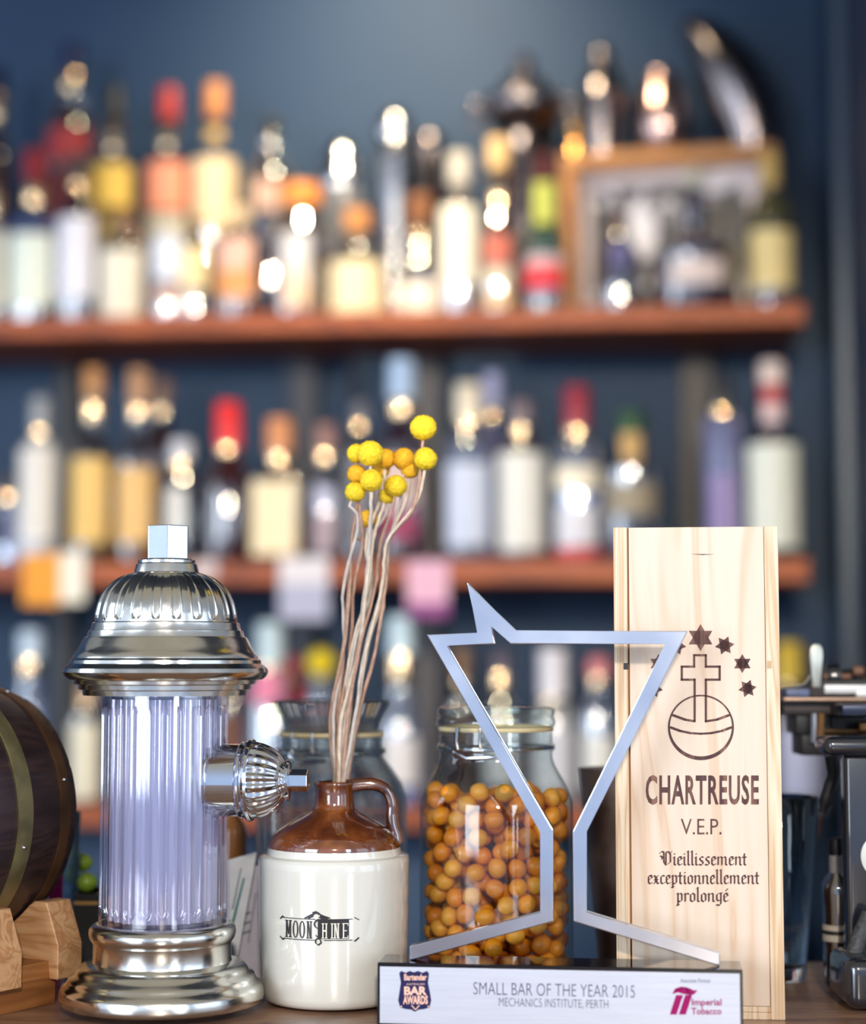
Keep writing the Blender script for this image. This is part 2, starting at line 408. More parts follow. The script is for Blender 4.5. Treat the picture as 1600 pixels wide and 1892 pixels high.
def bottle(shelf_z, px, top, w, row, sh, nk, nw, glass, liquid, cap, labels, label, group, sq=None, dx_cap=1.12, name='bottle', base=None):
    off = ROW[row] if isinstance(row, str) else row
    x, _ = sh_local(px, (top + sh) / 2, off)
    root_w = sh_world(x, off, shelf_z)
    root = thing(name, label, 'bottle', root_w, SHELF_RZ, group)
    k = mpp(sh, root_w.y)
    zz = lambda py: sh_local(px, py, off)[1] - shelf_z
    R, RN = w/2*k, nw/2*k
    zs, zn, zt = zz(sh), zz(nk), zz(top)
    capc, cap_bot = cap[0], cap[1]
    zc = zz(cap_bot)
    lip = zt - 0.004 if zc > zt - 0.004 else zc
    prof = [(0, 0.002), (R*0.8, 0.0), (R*0.975, 0.0008), (R, 0.0035), (R, zs)]
    for i in range(1, 9):
        t = i/8; prof.append((RN + (R - RN)*(0.5 + 0.5*math.cos(PI*t))*(1 - 0.12*math.sin(PI*t)), zs + (zn - zs)*t))
    prof[-1] = (RN*0.93, zn)
    prof += [(RN*(0.93 + 0.08*(1 - (2*u - 1)**2)), zn + (lip - zn)*u) for u in (0.12, 0.25, 0.37, 0.5, 0.62, 0.75, 0.88, 1.0)] + [(RN*0.8, lip)]
    seg = 36 if sq else 28
    flat = (lambda t, kk, r: r) if not sq else None
    if sq:
        def md(t, kk, r):
            a = max(0.0, min(1.0, (prof[kk][0] - RN)/max(1e-6, R - RN)))
            s = 1 / ((abs(math.cos(t))**6 + abs(math.sin(t))**6) ** (1/6))
            return r*(1 + (s - 1)*a)
    else: md = None
    mk('glass_body', lathe(prof, seg, mod=md), m_glass[glass], root)
    if liquid:
        lc, fill, see = liquid[0], zz(liquid[1]), (liquid[2] if len(liquid) > 2 else 0.45)
        lp = [(0, 0.007)]; 
        for r, z in prof[2:]:
            if z < fill: lp.append((r*0.94, max(z, 0.007)))
        rl = lp[-1][0]; lp += [(rl, fill), (0, fill)]
        def ml(t, kk, r):
            if not sq: return r
            a = max(0.0, min(1.0, (r/0.92 - RN)/max(1e-6, R - RN)))
            return r*(1 + (1 / ((abs(math.cos(t))**6 + abs(math.sin(t))**6) ** (1/6)) - 1)*a)
        mk('liquid', lathe(lp, seg, mod=ml), liquid_mat('spirit_%d_%d_%d_%d' % (*lc, int(see*100)), lc, see), root)
    style = cap[2] if len(cap) > 2 else 'cap'
    nl = [l for l in labels if (l[0] + l[1])/2 < nk + 2]
    c0_, c1_ = cap_bot + 3, max(nk - 1, cap_bot + 17)
    if not nl and style != 'ball':
        za, zb_ = zz(c1_), min(zz(c0_), lip)
        base_r = max([r for r, z in prof if za + 0.0015 <= z <= zb_ + 0.001] + [RN])
        if base_r < RN*1.9:
            h_ = zb_ - za; sag = min(0.0018, h_*h_/(8*0.095))
            cp_ = [(base_r + 0.0003 + sag*(1 - (2*u - 1)**2), za + h_*u) for u in [i/12 for i in range(13)]]
            mk('added_glint_collar', lathe([(base_r - 0.001, za)] + cp_ + [(base_r - 0.001, zb_)], 32), m_glint, root)  # collar added so the blurred neck shows a disc of light
    cr = RN*dx_cap
    if style == 'ball':
        rr = (zt - zc)/2
        cp = [(0, zc - 0.01), (RN*0.7, zc - 0.01), (RN*0.7, zc)] + [(rr*math.sin(PI*i/8)*1.05 if i < 8 else 0, zc + rr - rr*math.cos(PI*i/8)) for i in range(1, 9)]
    else:
        cp = [(RN*0.75, zc - 0.004), (cr, zc - 0.004), (cr, zt - 0.003), (cr*0.93, zt), (0, zt)]
    mk({'cork': 'cork', 'ball': 'stopper'}.get(style, 'cap'), lathe(cp, 24), capmat(capc, 1.0 if style == 'steel' else 0.0), root)
    for lb in labels:
        y0, y1, col = lb[0], lb[1], lb[2]; half = lb[3] if len(lb) > 3 else 1.15
        z0, z1 = zz(y1), zz(y0)
        zm = (z0 + z1)/2
        rr = R if zm < zs else max(RN, max(r for r, z in prof if z >= min(z0, zt*0.98)))
        nm = 'paper_label' if zm < zs else 'neck_label_or_lit_patch'
        if sq and zm < zs:
            hw = R*0.86
            mk(nm, box(-hw, hw, -R - 0.0006, -R - 0.0001, z0, z1), labmat(col), root, smooth=False)
        else: mk(nm, curved_label(rr, max(z0, 0.004), z1, half), labmat(col), root)
    return root

G1 = 'bottles on the top shelf'
B1 = [
 # px, top, w, row, shoulder, neck, neckw, glass, liquid, cap, labels, label
 (-8, 128, 70, 'b', 300, 225, 34, 'plum', (BLACKISH, 320), ((22, 30, 60), 170), [(420, 520, (70, 30, 30))], 'dark bottle cut by the photo edge behind the tallest navy-capped bottle'),
 (-14, 300, 66, 'f', 440, 400, 30, 'clear', (HONEY, 460), ((60, 40, 34), 330), [(430, 572, CREAM)], 'front-row bottle with cream label at the outer end of the top shelf'),
 (133, 86, 86, 'b', 240, 170, 40, 'clear', (RUST, 205, 0.2), ((22, 34, 72), 132), [(246, 305, (150, 34, 34)), (320, 480, (96, 28, 34))], 'tallest navy-capped bottle of dark spirit with red label'),
 (64, 280, 88, 'f', 425, 380, 34, 'clear', (BLACKISH, 560, 0.3), ((146, 30, 36), 334), [(440, 574, (226, 230, 214)), (412, 434, (52, 66, 110))], 'red-capped bottle with wide pale cream label and blue band'),
 (146, 285, 76, 'f', 400, 350, 30, 'plum', (BLACKISH, 420), ((66, 50, 52), 318), [(408, 556, (216, 214, 224))], 'slim plum bottle with tall lavender-white label'),
 (212, 165, 78, 'b', 318, 285, 32, 'clear', (GOLD, 305, 0.3), ((34, 36, 36), 216), [(312, 390, (224, 186, 84)), (410, 470, (150, 130, 60))], 'black-capped bottle with mustard yellow label'),
 (229, 395, 88, 'f', 455, 425, 36, 'clear', (AMBER, 475), ((120, 84, 50), 418), [(470, 592, (224, 214, 194))], 'squat bottle with large beige label standing before the mustard bottle'),
 (312, 165, 82, 'b', 305, 280, 32, 'clear', (RUST, 300, 0.25), ((172, 36, 34), 220), [(308, 395, (222, 140, 108)), (405, 470, (190, 180, 160))], 'red-capped bottle with copper pink label'),
 (398, 155, 88, 'b', 300, 278, 34, 'clear', (GOLD, 310, 0.4), ((196, 124, 66), 215, 'cork'), [(302, 430, (228, 200, 158)), (243, 262, (214, 170, 80))], 'cork-topped bottle with cream label and gold collar'),
 (312, 415, 60, 'f', 445, 430, 26, 'blue', (RUST, 540, 0.25), ((186, 180, 166), 428), [(442, 520, (214, 220, 232)), (532, 566, (190, 160, 150))], 'small bottle with white label and wine-dark foot'),
 (362, 405, 52, 'f', 450, 425, 24, 'dark', (BLACKISH, 470), ((110, 84, 54), 424), [(462, 538, (240, 214, 160))], 'small dark bottle with pale gold oval label'),
 (442, 385, 92, 'f', 445, 420, 34, 'wine', (REDDISH, 452, 0.3), ((214, 186, 150), 412), [(450, 506, (226, 178, 158), 0.8), (506, 560, (222, 150, 90), 0.8)], 'dark red bottle with pink and orange label'),
 (502, 214, 104, 'b', 330, 275, 40, 'grey', (BLACKISH, 480, 0.5), ((16, 18, 20), 250, 'ball'), [(345, 400, (200, 160, 140), 0.4)], 'broad smoky decanter with black ball stopper'),
 (556, 345, 104, 'f', 440, 385, 66, 'clear', (HONEY, 470, 0.6), ((232, 140, 56), 378), [(440, 540, (220, 216, 214), 0.5), (505, 575, (240, 200, 160), 0.45)], 'stout clear bottle with wide orange cap'),
 (660, 390, 104, 'f', 470, 430, 44, 'clear', (GOLD, 490, 0.5), ((204, 136, 74), 424, 'cork'), [(490, 586, (250, 228, 182))], 'round-shouldered bottle with orange cork and glowing cream label'),
 (776, 362, 92, 0.125, 500, 440, 40, 'clear', (GOLD, 545, 0.6), ((132, 84, 52), 412, 'cork'), [(528, 582, (246, 232, 214))], 'pear-shaped bottle with brown cork and low cream label'),
 (848, 286, 74, 'f', 385, 360, 36, 'clear', (HONEY, 400, 0.5), ((196, 188, 176), 340), [(388, 530, (250, 240, 218))], 'slim bottle with tall cream label and amber foot'),
 (921, 258, 66, 'f', 430, 380, 34, 'clear', (HONEY, 440, 0.5), ((226, 186, 130), 310), [(440, 492, (206, 108, 88), 0.7), (502, 530, (222, 208, 180), 0.9), (545, 570, (226, 190, 130), 0.8)], 'tan-capped bottle with small brick red label'),
 (1006, 288, 76, 'f', 440, 352, 30, 'green', None, ((74, 22, 28), 340), [(478, 497, (196, 170, 176)), (497, 540, (214, 48, 62)), (540, 556, (90, 100, 126)), (345, 420, (186, 190, 84), 0.55)], 'green champagne bottle with bright red label'),  # yellow-green neck patch: the lit glass of the neck painted as colour
 (1145, 395, 74, 'f', 470, 430, 30, 'plum', (BLACKISH, 480, 0.2), ((70, 44, 40), 418), [(455, 500, (84, 84, 130), 0.5)], 'short dark bottle at the open front of the crate'),
 (1422, 285, 84, 'f', 395, 335, 32, 'olive', (( 120, 100, 30), 400, 0.35), ((196, 164, 96), 345), [(432, 540, (214, 194, 138)), (545, 560, (80, 76, 110), 0.8)], 'olive wine bottle with parchment label at the shelf end'),
]
for b in B1: bottle(Z1, *b, G1)
# wide round decanter
bottle(Z1, 1285, 310, 158, 'f', 470, 428, 40, 'plum', ((46, 14, 24), 478, 0.1), ((176, 176, 166), 350, 'ball'), [(492, 540, (206, 190, 188), 0.62)], 'wide plum decanter with glass stopper and crescent label', G1)

G2 = 'bottles on the middle shelf'
B2 = [
 (14, 880, 48, 'f', 935, 915, 26, 'blue', None, ((60, 52, 56), 912), [(950, 1010, (60, 62, 96), 0.7)], 'small dark blue bottle beside the frosted white bottle'),
 (75, 736, 76, 'f', 840, 800, 32, 'frost', None, ((150, 152, 156), 790), [(832, 1000, (220, 214, 206), 1.0)], 'frosted white bottle with grey cap'),
 (173, 682, 80, 'f', 850, 780, 34, 'clear', (GOLD, 850, 0.5), ((192, 136, 84), 728, 'cork'), [(850, 1005, (226, 186, 108), 1.0)], 'tall cork-topped bottle with amber label beside the black post'),
 (256, 684, 80, 'f', 860, 775, 34, 'clear', (HONEY, 860, 0.5), ((188, 140, 100), 740, 'cork'), [(868, 1005, (226, 182, 116), 1.0)], 'second tall cork-topped bottle with amber label'),
 (300, 700, 70, 'b', 850, 770, 30, 'brown', (RUST, 850), ((120, 92, 78), 745), [(880, 1000, (110, 84, 70))], 'brown bottle half hidden behind the second amber-label bottle'),
 (334, 815, 68, 'f', 900, 865, 38, 'grey', (BLACKISH, 930, 0.4), ((196, 198, 208), 850), [(905, 1000, (222, 220, 214), 0.45)], 'smoky bottle with narrow white label behind the hydrant nut'),
 (422, 745, 86, 'f', 905, 830, 42, 'wine', (BLACKISH, 900, 0.1), ((224, 40, 44), 822), [], 'black-red bottle with bright red cap'),
 (516, 775, 96, 'f', 890, 862, 42, 'clear', (HONEY, 895, 0.5), ((206, 138, 92), 832, 'cork'), [(893, 1028, (236, 216, 178), 0.9)], 'square amber bottle with big cream label'),
 (602, 786, 60, 'f', 895, 855, 34, 'grey', (BLACKISH, 900, 0.3), ((142, 106, 100), 830), [(905, 940, (196, 196, 222), 0.6), (950, 1020, (170, 150, 160), 0.7)], 'narrow smoky bottle with rose-brown cap'),
 (665, 742, 58, 'f', 840, 790, 28, 'grey', None, ((100, 98, 106), 778), [(850, 1010, (122, 120, 128), 0.9)], 'grey bottle behind the yellow flowers'),
 (742, 665, 90, 'f', 830, 770, 46, 'plum', (BLACKISH, 850, 0.3), ((172, 196, 226), 735), [(850, 935, (206, 178, 172), 0.9), (945, 1000, (150, 50, 88), 0.8)], 'tall bottle with pale blue cap and rose label'),
 (865, 710, 96, 'f', 825, 785, 44, 'blue', None, ((224, 212, 190), 772), [(860, 1010, (196, 204, 224), 0.9)], 'broad pale blue bottle with cream cap'),
 (909, 690, 60, 'b', 830, 780, 30, 'lav', None, ((170, 172, 212), 752), [], 'lavender-capped bottle behind the broad pale blue one'),
 (963, 742, 90, 'f', 838, 805, 36, 'clear', None, ((120, 106, 112), 780), [(840, 1018, (222, 220, 214), 1.2)], 'clear bottle wrapped in tall off-white label'),
 (1066, 715, 90, 'f', 830, 795, 42, 'blue', None, ((150, 42, 62), 790), [(866, 908, (238, 228, 206), 1.1), (938, 1010, (214, 214, 224), 1.0), (1014, 1032, (204, 60, 70), 1.0)], 'clear bottle with maroon cap and cream band'),
 (1166, 762, 102, 'f', 872, 852, 46, 'grey', None, ((40, 78, 50), 798), [(896, 955, (152, 140, 120), 1.1), (802, 850, (206, 166, 104), 0.9)], 'broad smoky bottle with green cap and khaki label'),
 (1334, 700, 74, 'f', 780, 755, 34, 'lav', None, ((36, 36, 44), 752), [(880, 1000, (146, 130, 180), 0.7)], 'tall lavender bottle with black cap above the wooden box'),
 (1426, 670, 100, 'f', 822, 790, 40, 'clear', None, ((226, 206, 200), 708), [(708, 745, (184, 40, 50), 1.5), (745, 782, (226, 196, 196), 1.5), (824, 1015, (222, 226, 216), 1.15)], 'white-label bottle with red-banded white neck'),
]
for i, b in enumerate(B2):
    bottle(Z2, *b, G2, sq=(6 if i == 7 else None))

G3 = 'bottles on the lowest shelf'
B3 = [
 (56, 1165, 60, 'f', 1310, 1255, 40, 'blue', None, ((188, 206, 224), 1215), [(1330, 1440, (150, 160, 184), 0.8)], 'pale blue bottle rising behind the dark barrel'),
 (162, 1262, 62, 'f', 1322, 1300, 30, 'clear', (RUST, 1330), ((196, 158, 122), 1295), [(1335, 1475, (228, 220, 196), 1.1)], 'cream-label bottle between barrel and hydrant'),
 (425, 1240, 60, 'f', 1300, 1275, 30, 'brown', (RUST, 1300, 0.2), ((60, 40, 34), 1272), [(1320, 1400, (110, 62, 30), 0.9)], 'brown bottle behind the hydrant spout'),
 (500, 1150, 78, 'f', 1250, 1232, 44, 'blue', None, ((196, 216, 224), 1226), [(1240, 1300, (226, 130, 160), 0.75)], 'bottle with pale capsule and pink label'),
 (540, 1215, 50, 'b', 1260, 1245, 30, 'wine', None, ((170, 26, 40), 1244), [(1262, 1330, (176, 24, 42), 1.1)], 'red bottle half behind the pink-label one'),
 (594, 1198, 66, 'f', 1300, 1262, 46, 'blue', None, ((236, 206, 20), 1250, 'ball'), [(1330, 1450, (140, 150, 176), 0.9)], 'bottle with round yellow cap behind the flower stems'),
 (741, 1138, 76, 'f', 1345, 1270, 44, 'blue', None, ((196, 220, 232), 1206), [(1360, 1450, (224, 218, 218), 1.0)], 'bottle with tall pale teal capsule and white label beside the flower stems'),
 (852, 1195, 56, 'b', 1300, 1270, 30, 'brown', None, ((128, 92, 62), 1250), [(1310, 1400, (96, 70, 66), 0.9)], 'brown-necked bottle seen inside the trophy bowl'),
 (926, 1205, 70, 'f', 1310, 1280, 34, 'grey', (BLACKISH, 1320), ((80, 66, 84), 1240), [(1330, 1450, (190, 190, 196), 0.9)], 'mauve-capped bottle above the jar of orange balls'),
 (1022, 1198, 82, 'f', 1330, 1290, 48, 'frost', None, ((222, 218, 226), 1285), [(1345, 1460, (206, 206, 216), 1.0)], 'frosted bottle with long white cap'),
 (1106, 1215, 70, 'f', 1320, 1275, 38, 'blue', None, ((204, 116, 122), 1245), [(1358, 1450, (226, 226, 222), 1.0)], 'clear bottle with coral cap next to the wooden box'),
 (1458, 1188, 58, 'b', 1290, 1262, 44, 'clear', (GOLD, 1300), ((206, 174, 24), 1258), [(1300, 1400, (110, 110, 130), 0.9)], 'yellow-capped bottle peeking out behind the wooden box'),
 (1480, 1300, 86, 'f', 1345, 1325, 34, 'frost', None, ((160, 164, 190), 1322), [(1345, 1470, (200, 200, 226), 1.1)], 'pale lavender-white bottle under the typewriter carriage'),
 (1390, 1280, 60, 'f', 1340, 1310, 34, 'blue', None, ((150, 150, 170), 1306), [], 'bluish bottle hidden behind the wooden box'),
]
for b in B3[:-1]: bottle(Z3, *b, G3)

# paper cards on the middle shelf edge
def card(px0, px1, y0, y1, col, lab, split=None, tilt=0.0, off=-0.003):
    x0, zt = sh_local(px0, y0, off); x1, zb = sh_local(px1, y1, off)
    root = thing('shelf_card', lab, 'card', sh_world((x0+x1)/2, off, zb), SHELF_RZ, 'cards on the middle shelf edge')
    hw = (x1-x0)/2; h = zt - zb
    if split is None: mk('paper', box(-hw, hw, 0, 0.0022, 0, h), labmat(col), root, smooth=False)
    elif split[0] == 'v':
        s = -hw + 2*hw*split[1]
        mk('paper', box(-hw, s, 0, 0.0022, 0, h), labmat(col), root, smooth=False)
        mk('paper', box(s, hw, 0.0, 0.0022, 0.004, h + 0.004), labmat(split[2]), root, smooth=False, label='white half')
    else:
        s = h*(1 - split[1])
        mk('paper', box(-hw, hw, 0, 0.0022, s, h), labmat(col), root, smooth=False)
        mk('paper', box(-hw, hw, 0.0, 0.0022, 0, s), labmat(split[2]), root, smooth=False, label='lower half')
card(42, 156, 1024, 1118, (232, 150, 30), 'orange and white card on the shelf edge above the barrel', ('v', 0.6, (236, 226, 206)))
card(355, 400, 1036, 1070, (206, 186, 184), 'small pale card on the shelf edge just past the hydrant dome')
card(516, 606, 1030, 1146, (216, 208, 212), 'white and grey card on the shelf edge beside the flower stems', ('h', 0.42, (168, 168, 190)))
card(752, 828, 1036, 1140, (222, 170, 192), 'pink and purple card on the shelf edge above the trophy star', ('h', 0.75, (140, 60, 130)))

# ------------------------------------------------------------------ metalware on the top shelf
m_steel = plain('polished_steel', (196, 196, 198), 0.16, 1.0, var=0.06, scale=30, rvar=0.1)
m_steel_dark = plain('aged_steel', (120, 112, 112), 0.2, 1.0, var=0.1, scale=30, rvar=0.1)
m_pewter = plain('dark_pewter', (84, 80, 86), 0.24, 1.0, var=0.1, scale=30, rvar=0.1)
GM = 'metal barware on the top shelf'
def ware(px, base_z, off, prof_px, name, lab, cat, parts, tilt=None):
    """prof parts: name -> (list of (halfwidth px, y px), material)"""
    yref = prof_px
    x, _ = sh_local(px, yref, off); w = sh_world(x, off, base_z)
    root = thing(name, lab, cat, w, SHELF_RZ, GM); k = mpp(yref, w.y)
    for pn, pr, mm in parts:
        mk(pn, lathe([(hw*k, max(0.0, sh_local(px, y, off)[1] - base_z)) for hw, y in pr], 36), mm, root)
    return root
# tall slim mixing shaker
ware(730, Z1, ROW['b'], 300, 'cocktail_shaker', 'tall slim blue-grey steel shaker behind the corked bottles', 'shaker', [
    ('body', [(0, 600), (26, 600), (27, 590), (30, 300), (31, 262), (29, 258), (0, 258)], m_steel),
    ('lid', [(30, 259), (33, 250), (33, 232), (27, 215), (16, 204), (9, 200), (0, 198)], m_steel)])
ware(794, Z1, ROW['b'] + 0.035, 300, 'metal_canister', 'dark metal canister beside the tall slim shaker', 'canister', [
    ('body', [(0, 600), (27, 600), (28, 590), (29, 290), (27, 284), (0, 284)], m_pewter),
    ('lid', [(29, 285), (30, 280), (30, 262), (24, 250), (10, 245), (0, 244)], m_steel_dark)])
ware(631, Z1, ROW['b'] + 0.005, 360, 'storage_jar', 'grey lidded jar with bright domed lid behind the orange cap', 'jar', [
    ('body', [(0, 600), (40, 600), (43, 590), (44, 400), (40, 366), (34, 352), (0, 350)], plain('ribbed_grey_glass', (104, 106, 112), 0.2, 0.0, var=0.2, scale=18, vec=(1, 1, 6))),
    ('lid', [(38, 352), (40, 346), (40, 325), (36, 318), (34, 300), (28, 275), (14, 256), (0, 250)], m_steel)])
# big urn shaker with knob and side lobes
r = ware(968, Z1, ROW['b'] + 0.01, 250, 'drinks_urn', 'large dark silver urn with knobbed dome behind the champagne bottle', 'urn', [
    ('body', [(0, 600), (44, 600), (46, 590), (52, 420), (54, 300), (50, 262), (40, 246), (36, 240), (0, 240)], m_pewter),
    ('collar', [(36, 242), (60, 232), (74, 214), (80, 196), (78, 186), (62, 176), (0, 174)], m_steel_dark),
    ('dome', [(46, 176), (46, 160), (34, 146), (20, 140), (0, 139)], m_steel_dark),
    ('knob', [(10, 141), (9, 134), (18, 126), (21, 114), (14, 105), (0, 102)], m_steel_dark)])
def wz(px, y, off): return sh_local(px, y, off)[1]
kk = mpp(220, 3.1)
for s in (-1, 1):
    mk('handle', tube(spline([(s*74*kk, 0, wz(968, 196, ROW['b']) - Z1), (s*(92)*kk, 0, wz(968, 186, ROW['b']) - Z1), (s*94*kk, 0, wz(968, 214, ROW['b']) - Z1), (s*72*kk, 0, wz(968, 232, ROW['b']) - Z1)]), 0.006, 10), m_steel_dark, r)

# wooden crate with a framed picture standing in it
m_crate = wood('honey_crate_wood', (196, 138, 78), (176, 118, 62), (150, 98, 52), (1, 10, 10), 3.0, 0.5)
CR = SH @ Matrix.Translation((0, 0.188, 0)) @ Matrix.Rotation(-0.10, 4, 'Z')
c0 = on_plane(1037, 500, CR); c1 = on_plane(1436, 500, CR); ct = on_plane(1240, 274, CR)
crate = thing('wooden_crate', 'open honey-wood crate on the top shelf with metalware on its lid', 'crate')
crate.matrix_world = CR @ Matrix.Translation(((c0.x+c1.x)/2, 0, Z1))
W = (c1.x-c0.x)/2; Hc = ct.z - Z1; T = 0.024
CD = 0.125
mk('top_board', box(-W, W, 0, CD, Hc - T, Hc, 0.002), m_crate, crate, smooth=False)
mk('side_board', box(-W, -W + T, 0.002, CD, 0.0105, Hc - T, 0.002), m_crate, crate, smooth=False)
mk('side_board', box(W - T, W, 0.002, CD, 0.0105, Hc - T, 0.002), m_crate, crate, smooth=False)
mk('bottom_board', box(-W, W, 0, CD, 0, 0.010, 0.002), m_crate, crate, smooth=False)
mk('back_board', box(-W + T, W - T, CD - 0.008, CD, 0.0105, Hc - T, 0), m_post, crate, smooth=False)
# framed picture
pic = thing('framed_picture', 'black and white photograph in a pale frame inside the crate', 'picture')
pw, ph = W - T - 0.004, Hc - T - 0.014
pic.matrix_world = crate.matrix_world @ Matrix.Translation((0, 0.040, 0.0105))
mfr = plain('pale_mauve_frame', (206, 196, 204), 0.5)
mk('frame', box(-pw, pw, 0, 0.012, ph - 0.022, ph, 0.001), mfr, pic, smooth=False)
mk('frame', box(-pw, pw, 0, 0.012, 0, 0.020, 0.001), mfr, pic, smooth=False)
mk('frame', box(-pw, -pw + 0.018, 0, 0.012, 0.0205, ph - 0.0225, 0.001), mfr, pic, smooth=False)
mk('frame', box(pw - 0.018, pw, 0, 0.012, 0.0205, ph - 0.0225, 0.001), mfr, pic, smooth=False)
mp_, nt, out = newmat('monochrome_photo_print')
b_ = N(nt, 'BsdfPrincipled'); L(nt, b_.outputs[0], out.inputs[0]); b_.inputs['Roughness'].default_value = 0.35
nn = noise(nt, 11, 2, (1.5, 1, 1), 0.6)
rr_ = ramp(nt, nn.outputs['Fac'], [(0.45, lin((20, 20, 26))), (0.52, lin((80, 78, 88))), (0.57, lin((200, 200, 214)))])
L(nt, rr_.outputs[0], b_.inputs['Base Color'])
mk('print', box(-pw + 0.018, pw - 0.018, 0.005, 0.009, 0.02, ph - 0.022), mp_, pic, smooth=False)
# metalware on the crate lid
zl = Z1 + Hc
OFFC = 0.212
ware(1112, zl, OFFC, 180, 'cocktail_shaker', 'dark steel cobbler shaker standing on the crate', 'shaker', [
    ('body', [(0, 290), (30, 290), (32, 275), (42, 190), (42, 182), (0, 182)], m_steel_dark),
    ('lid', [(42, 183), (40, 160), (30, 138), (24, 132), (0, 131)], m_steel_dark),
    ('cap', [(21, 132), (22, 120), (20, 96), (10, 86), (0, 85)], m_steel_dark)])
ware(1062, zl, OFFC, 240, 'bar_jigger', 'small brass-toned jigger next to the shaker on the crate', 'jigger', [
    ('body', [(0, 290), (17, 290), (16, 284), (7, 262), (7, 256), (18, 226), (16, 226), (5, 256), (0, 258)], plain('brass', (190, 140, 80), 0.22, 1.0, var=0.08))])
r = ware(1224, zl, OFFC, 210, 'metal_mug', 'rose-tinted round metal mug on the crate', 'mug', [
    ('body', [(0, 290), (30, 290), (44, 270), (50, 230), (47, 190), (36, 155), (33, 140), (31, 140), (34, 156), (44, 192), (47, 230), (40, 268), (0, 276)], plain('rose_steel', (188, 158, 150), 0.22, 1.0, var=0.08))])
# horn-shaped curved tin leaning over the crate end
p0_ = sh_local(1391, 262, OFFC)
horn = thing('curved_tin', 'big polished horn-shaped tin leaning at the end of the crate', 'tin', sh_world(p0_[0], OFFC, zl), SHELF_RZ, GM)
kq_ = mpp(150, horn.location.y)
def hl(px, py): q = sh_local(px, py, OFFC); return (q[0] - p0_[0], 0, q[1] - zl)
hc = [(1262, 42, 7), (1270, 46, 16), (1286, 57, 28), (1306, 76, 40), (1326, 102, 49), (1346, 134, 56), (1364, 172, 58), (1379, 212, 56), (1389, 250, 50), (1391, 261, 46)]
hp_ = [hl(x, y) for x, y, r in hc]; hp_[-1] = (hp_[-1][0], 0, 0.012)
mk('shell', tube(hp_, [r*kq_ for x, y, r in hc], 40), m_steel_dark, horn, angle=50)
mk('foot_ring', lathe([(0, 0), (0.042, 0), (0.044, 0.004), (0.040, 0.013), (0, 0.013)], 40), m_steel_dark, horn)

# ------------------------------------------------------------------ counter
m_counter = wood('brown_counter_top', (164, 126, 100), (146, 110, 88), (124, 94, 76), (2, 9, 2), 2.5, 0.32, 0.15, 0.06, 0.25)
o = mk('bar_counter', box(-1.2, 1.2, 0.62, 1.53, COUNTER - 0.04, COUNTER, 0.002), m_counter, smooth=False)
props(o, 'brown wooden bar counter that everything in front stands on', 'counter')
o = mk('counter_front', box(-1.18, 1.18, 0.66, 1.50, 0.0, COUNTER - 0.0405), m_post, smooth=False); o['kind'] = 'structure'; o.name = 'trim_3'

def prof_at(rows, px, Y):
    """(half width px, y px) rows -> (r, z above counter) for an upright thing whose axis stands at depth Y"""
    return [(hw*mpp(y, Y), zat(y, Y) - COUNTER) for hw, y in rows]
def base_pt(px, Y, py=1700): p = at(px, py, Y); return Vector((p.x, Y, COUNTER))

# ------------------------------------------------------------------ hydrant drinks dispenser
m_chrome = plain('worn_chrome', (222, 220, 212), 0.13, 1.0, var=0.06, scale=45, rvar=0.14, bump=0.04, bscale=300)
m_chrome2 = plain('bright_chrome', (226, 230, 236), 0.07, 1.0, var=0.03, scale=60)
m_acryl = shell_glass('violet_clear_acrylic', (249, 248, 255), 1.9, edge=0.7)
m_core, nt, out = newmat('added_pale_core')  # pale mix that imitates light scattered in the acrylic
t_ = N(nt, 'BsdfTransparent'); t_.inputs[0].default_value = lin((226, 224, 250))
d_ = N(nt, 'BsdfDiffuse'); d_.inputs[0].default_value = lin((236, 238, 254)); q_ = N(nt, 'BsdfTranslucent'); q_.inputs[0].default_value = lin((236, 238, 254))
g_ = N(nt, 'BsdfGlossy'); g_.inputs['Roughness'].default_value = 0.06
m1_ = N(nt, 'MixShader'); m1_.inputs[0].default_value = 0.4; m2_ = N(nt, 'MixShader'); m2_.inputs[0].default_value = 0.30; m3_ = N(nt, 'MixShader'); m3_.inputs[0].default_value = 0.22
L(nt, d_.outputs[0], m1_.inputs[1]); L(nt, q_.outputs[0], m1_.inputs[2]); L(nt, m1_.outputs[0], m2_.inputs[1]); L(nt, t_.outputs[0], m2_.inputs[2])
L(nt, m2_.outputs[0], m3_.inputs[1]); L(nt, g_.outputs[0], m3_.inputs[2]); L(nt, m3_.outputs[0], out.inputs[0])
HY = 1.318
hyd = thing('hydrant_dispenser', 'chrome fire hydrant drinks dispenser with fluted clear body', 'dispenser', base_pt(303, HY, 1500))
def HP(rows): return prof_at(rows, 303, HY)
# base
rows = [(0, 1849), (184, 1849), (187, 1846), (188, 1838), (187, 1826), (184, 1818), (176, 1813), (172, 1806), (170, 1800), (160, 1796), (157, 1788), (152, 1782), (146, 1778), (138, 1776), (128, 1774), (127, 1770), (127, 1741), (129, 1737), (133, 1731), (135, 1722), (134, 1713), (128, 1706), (120, 1703), (116, 1703), (116, 1709), (0, 1709)]
# rows above are on the axis plane, a little above what the near edge shows
def lift(y): return y
mk('base', lathe(HP(rows), 96), m_chrome, hyd, angle=50)
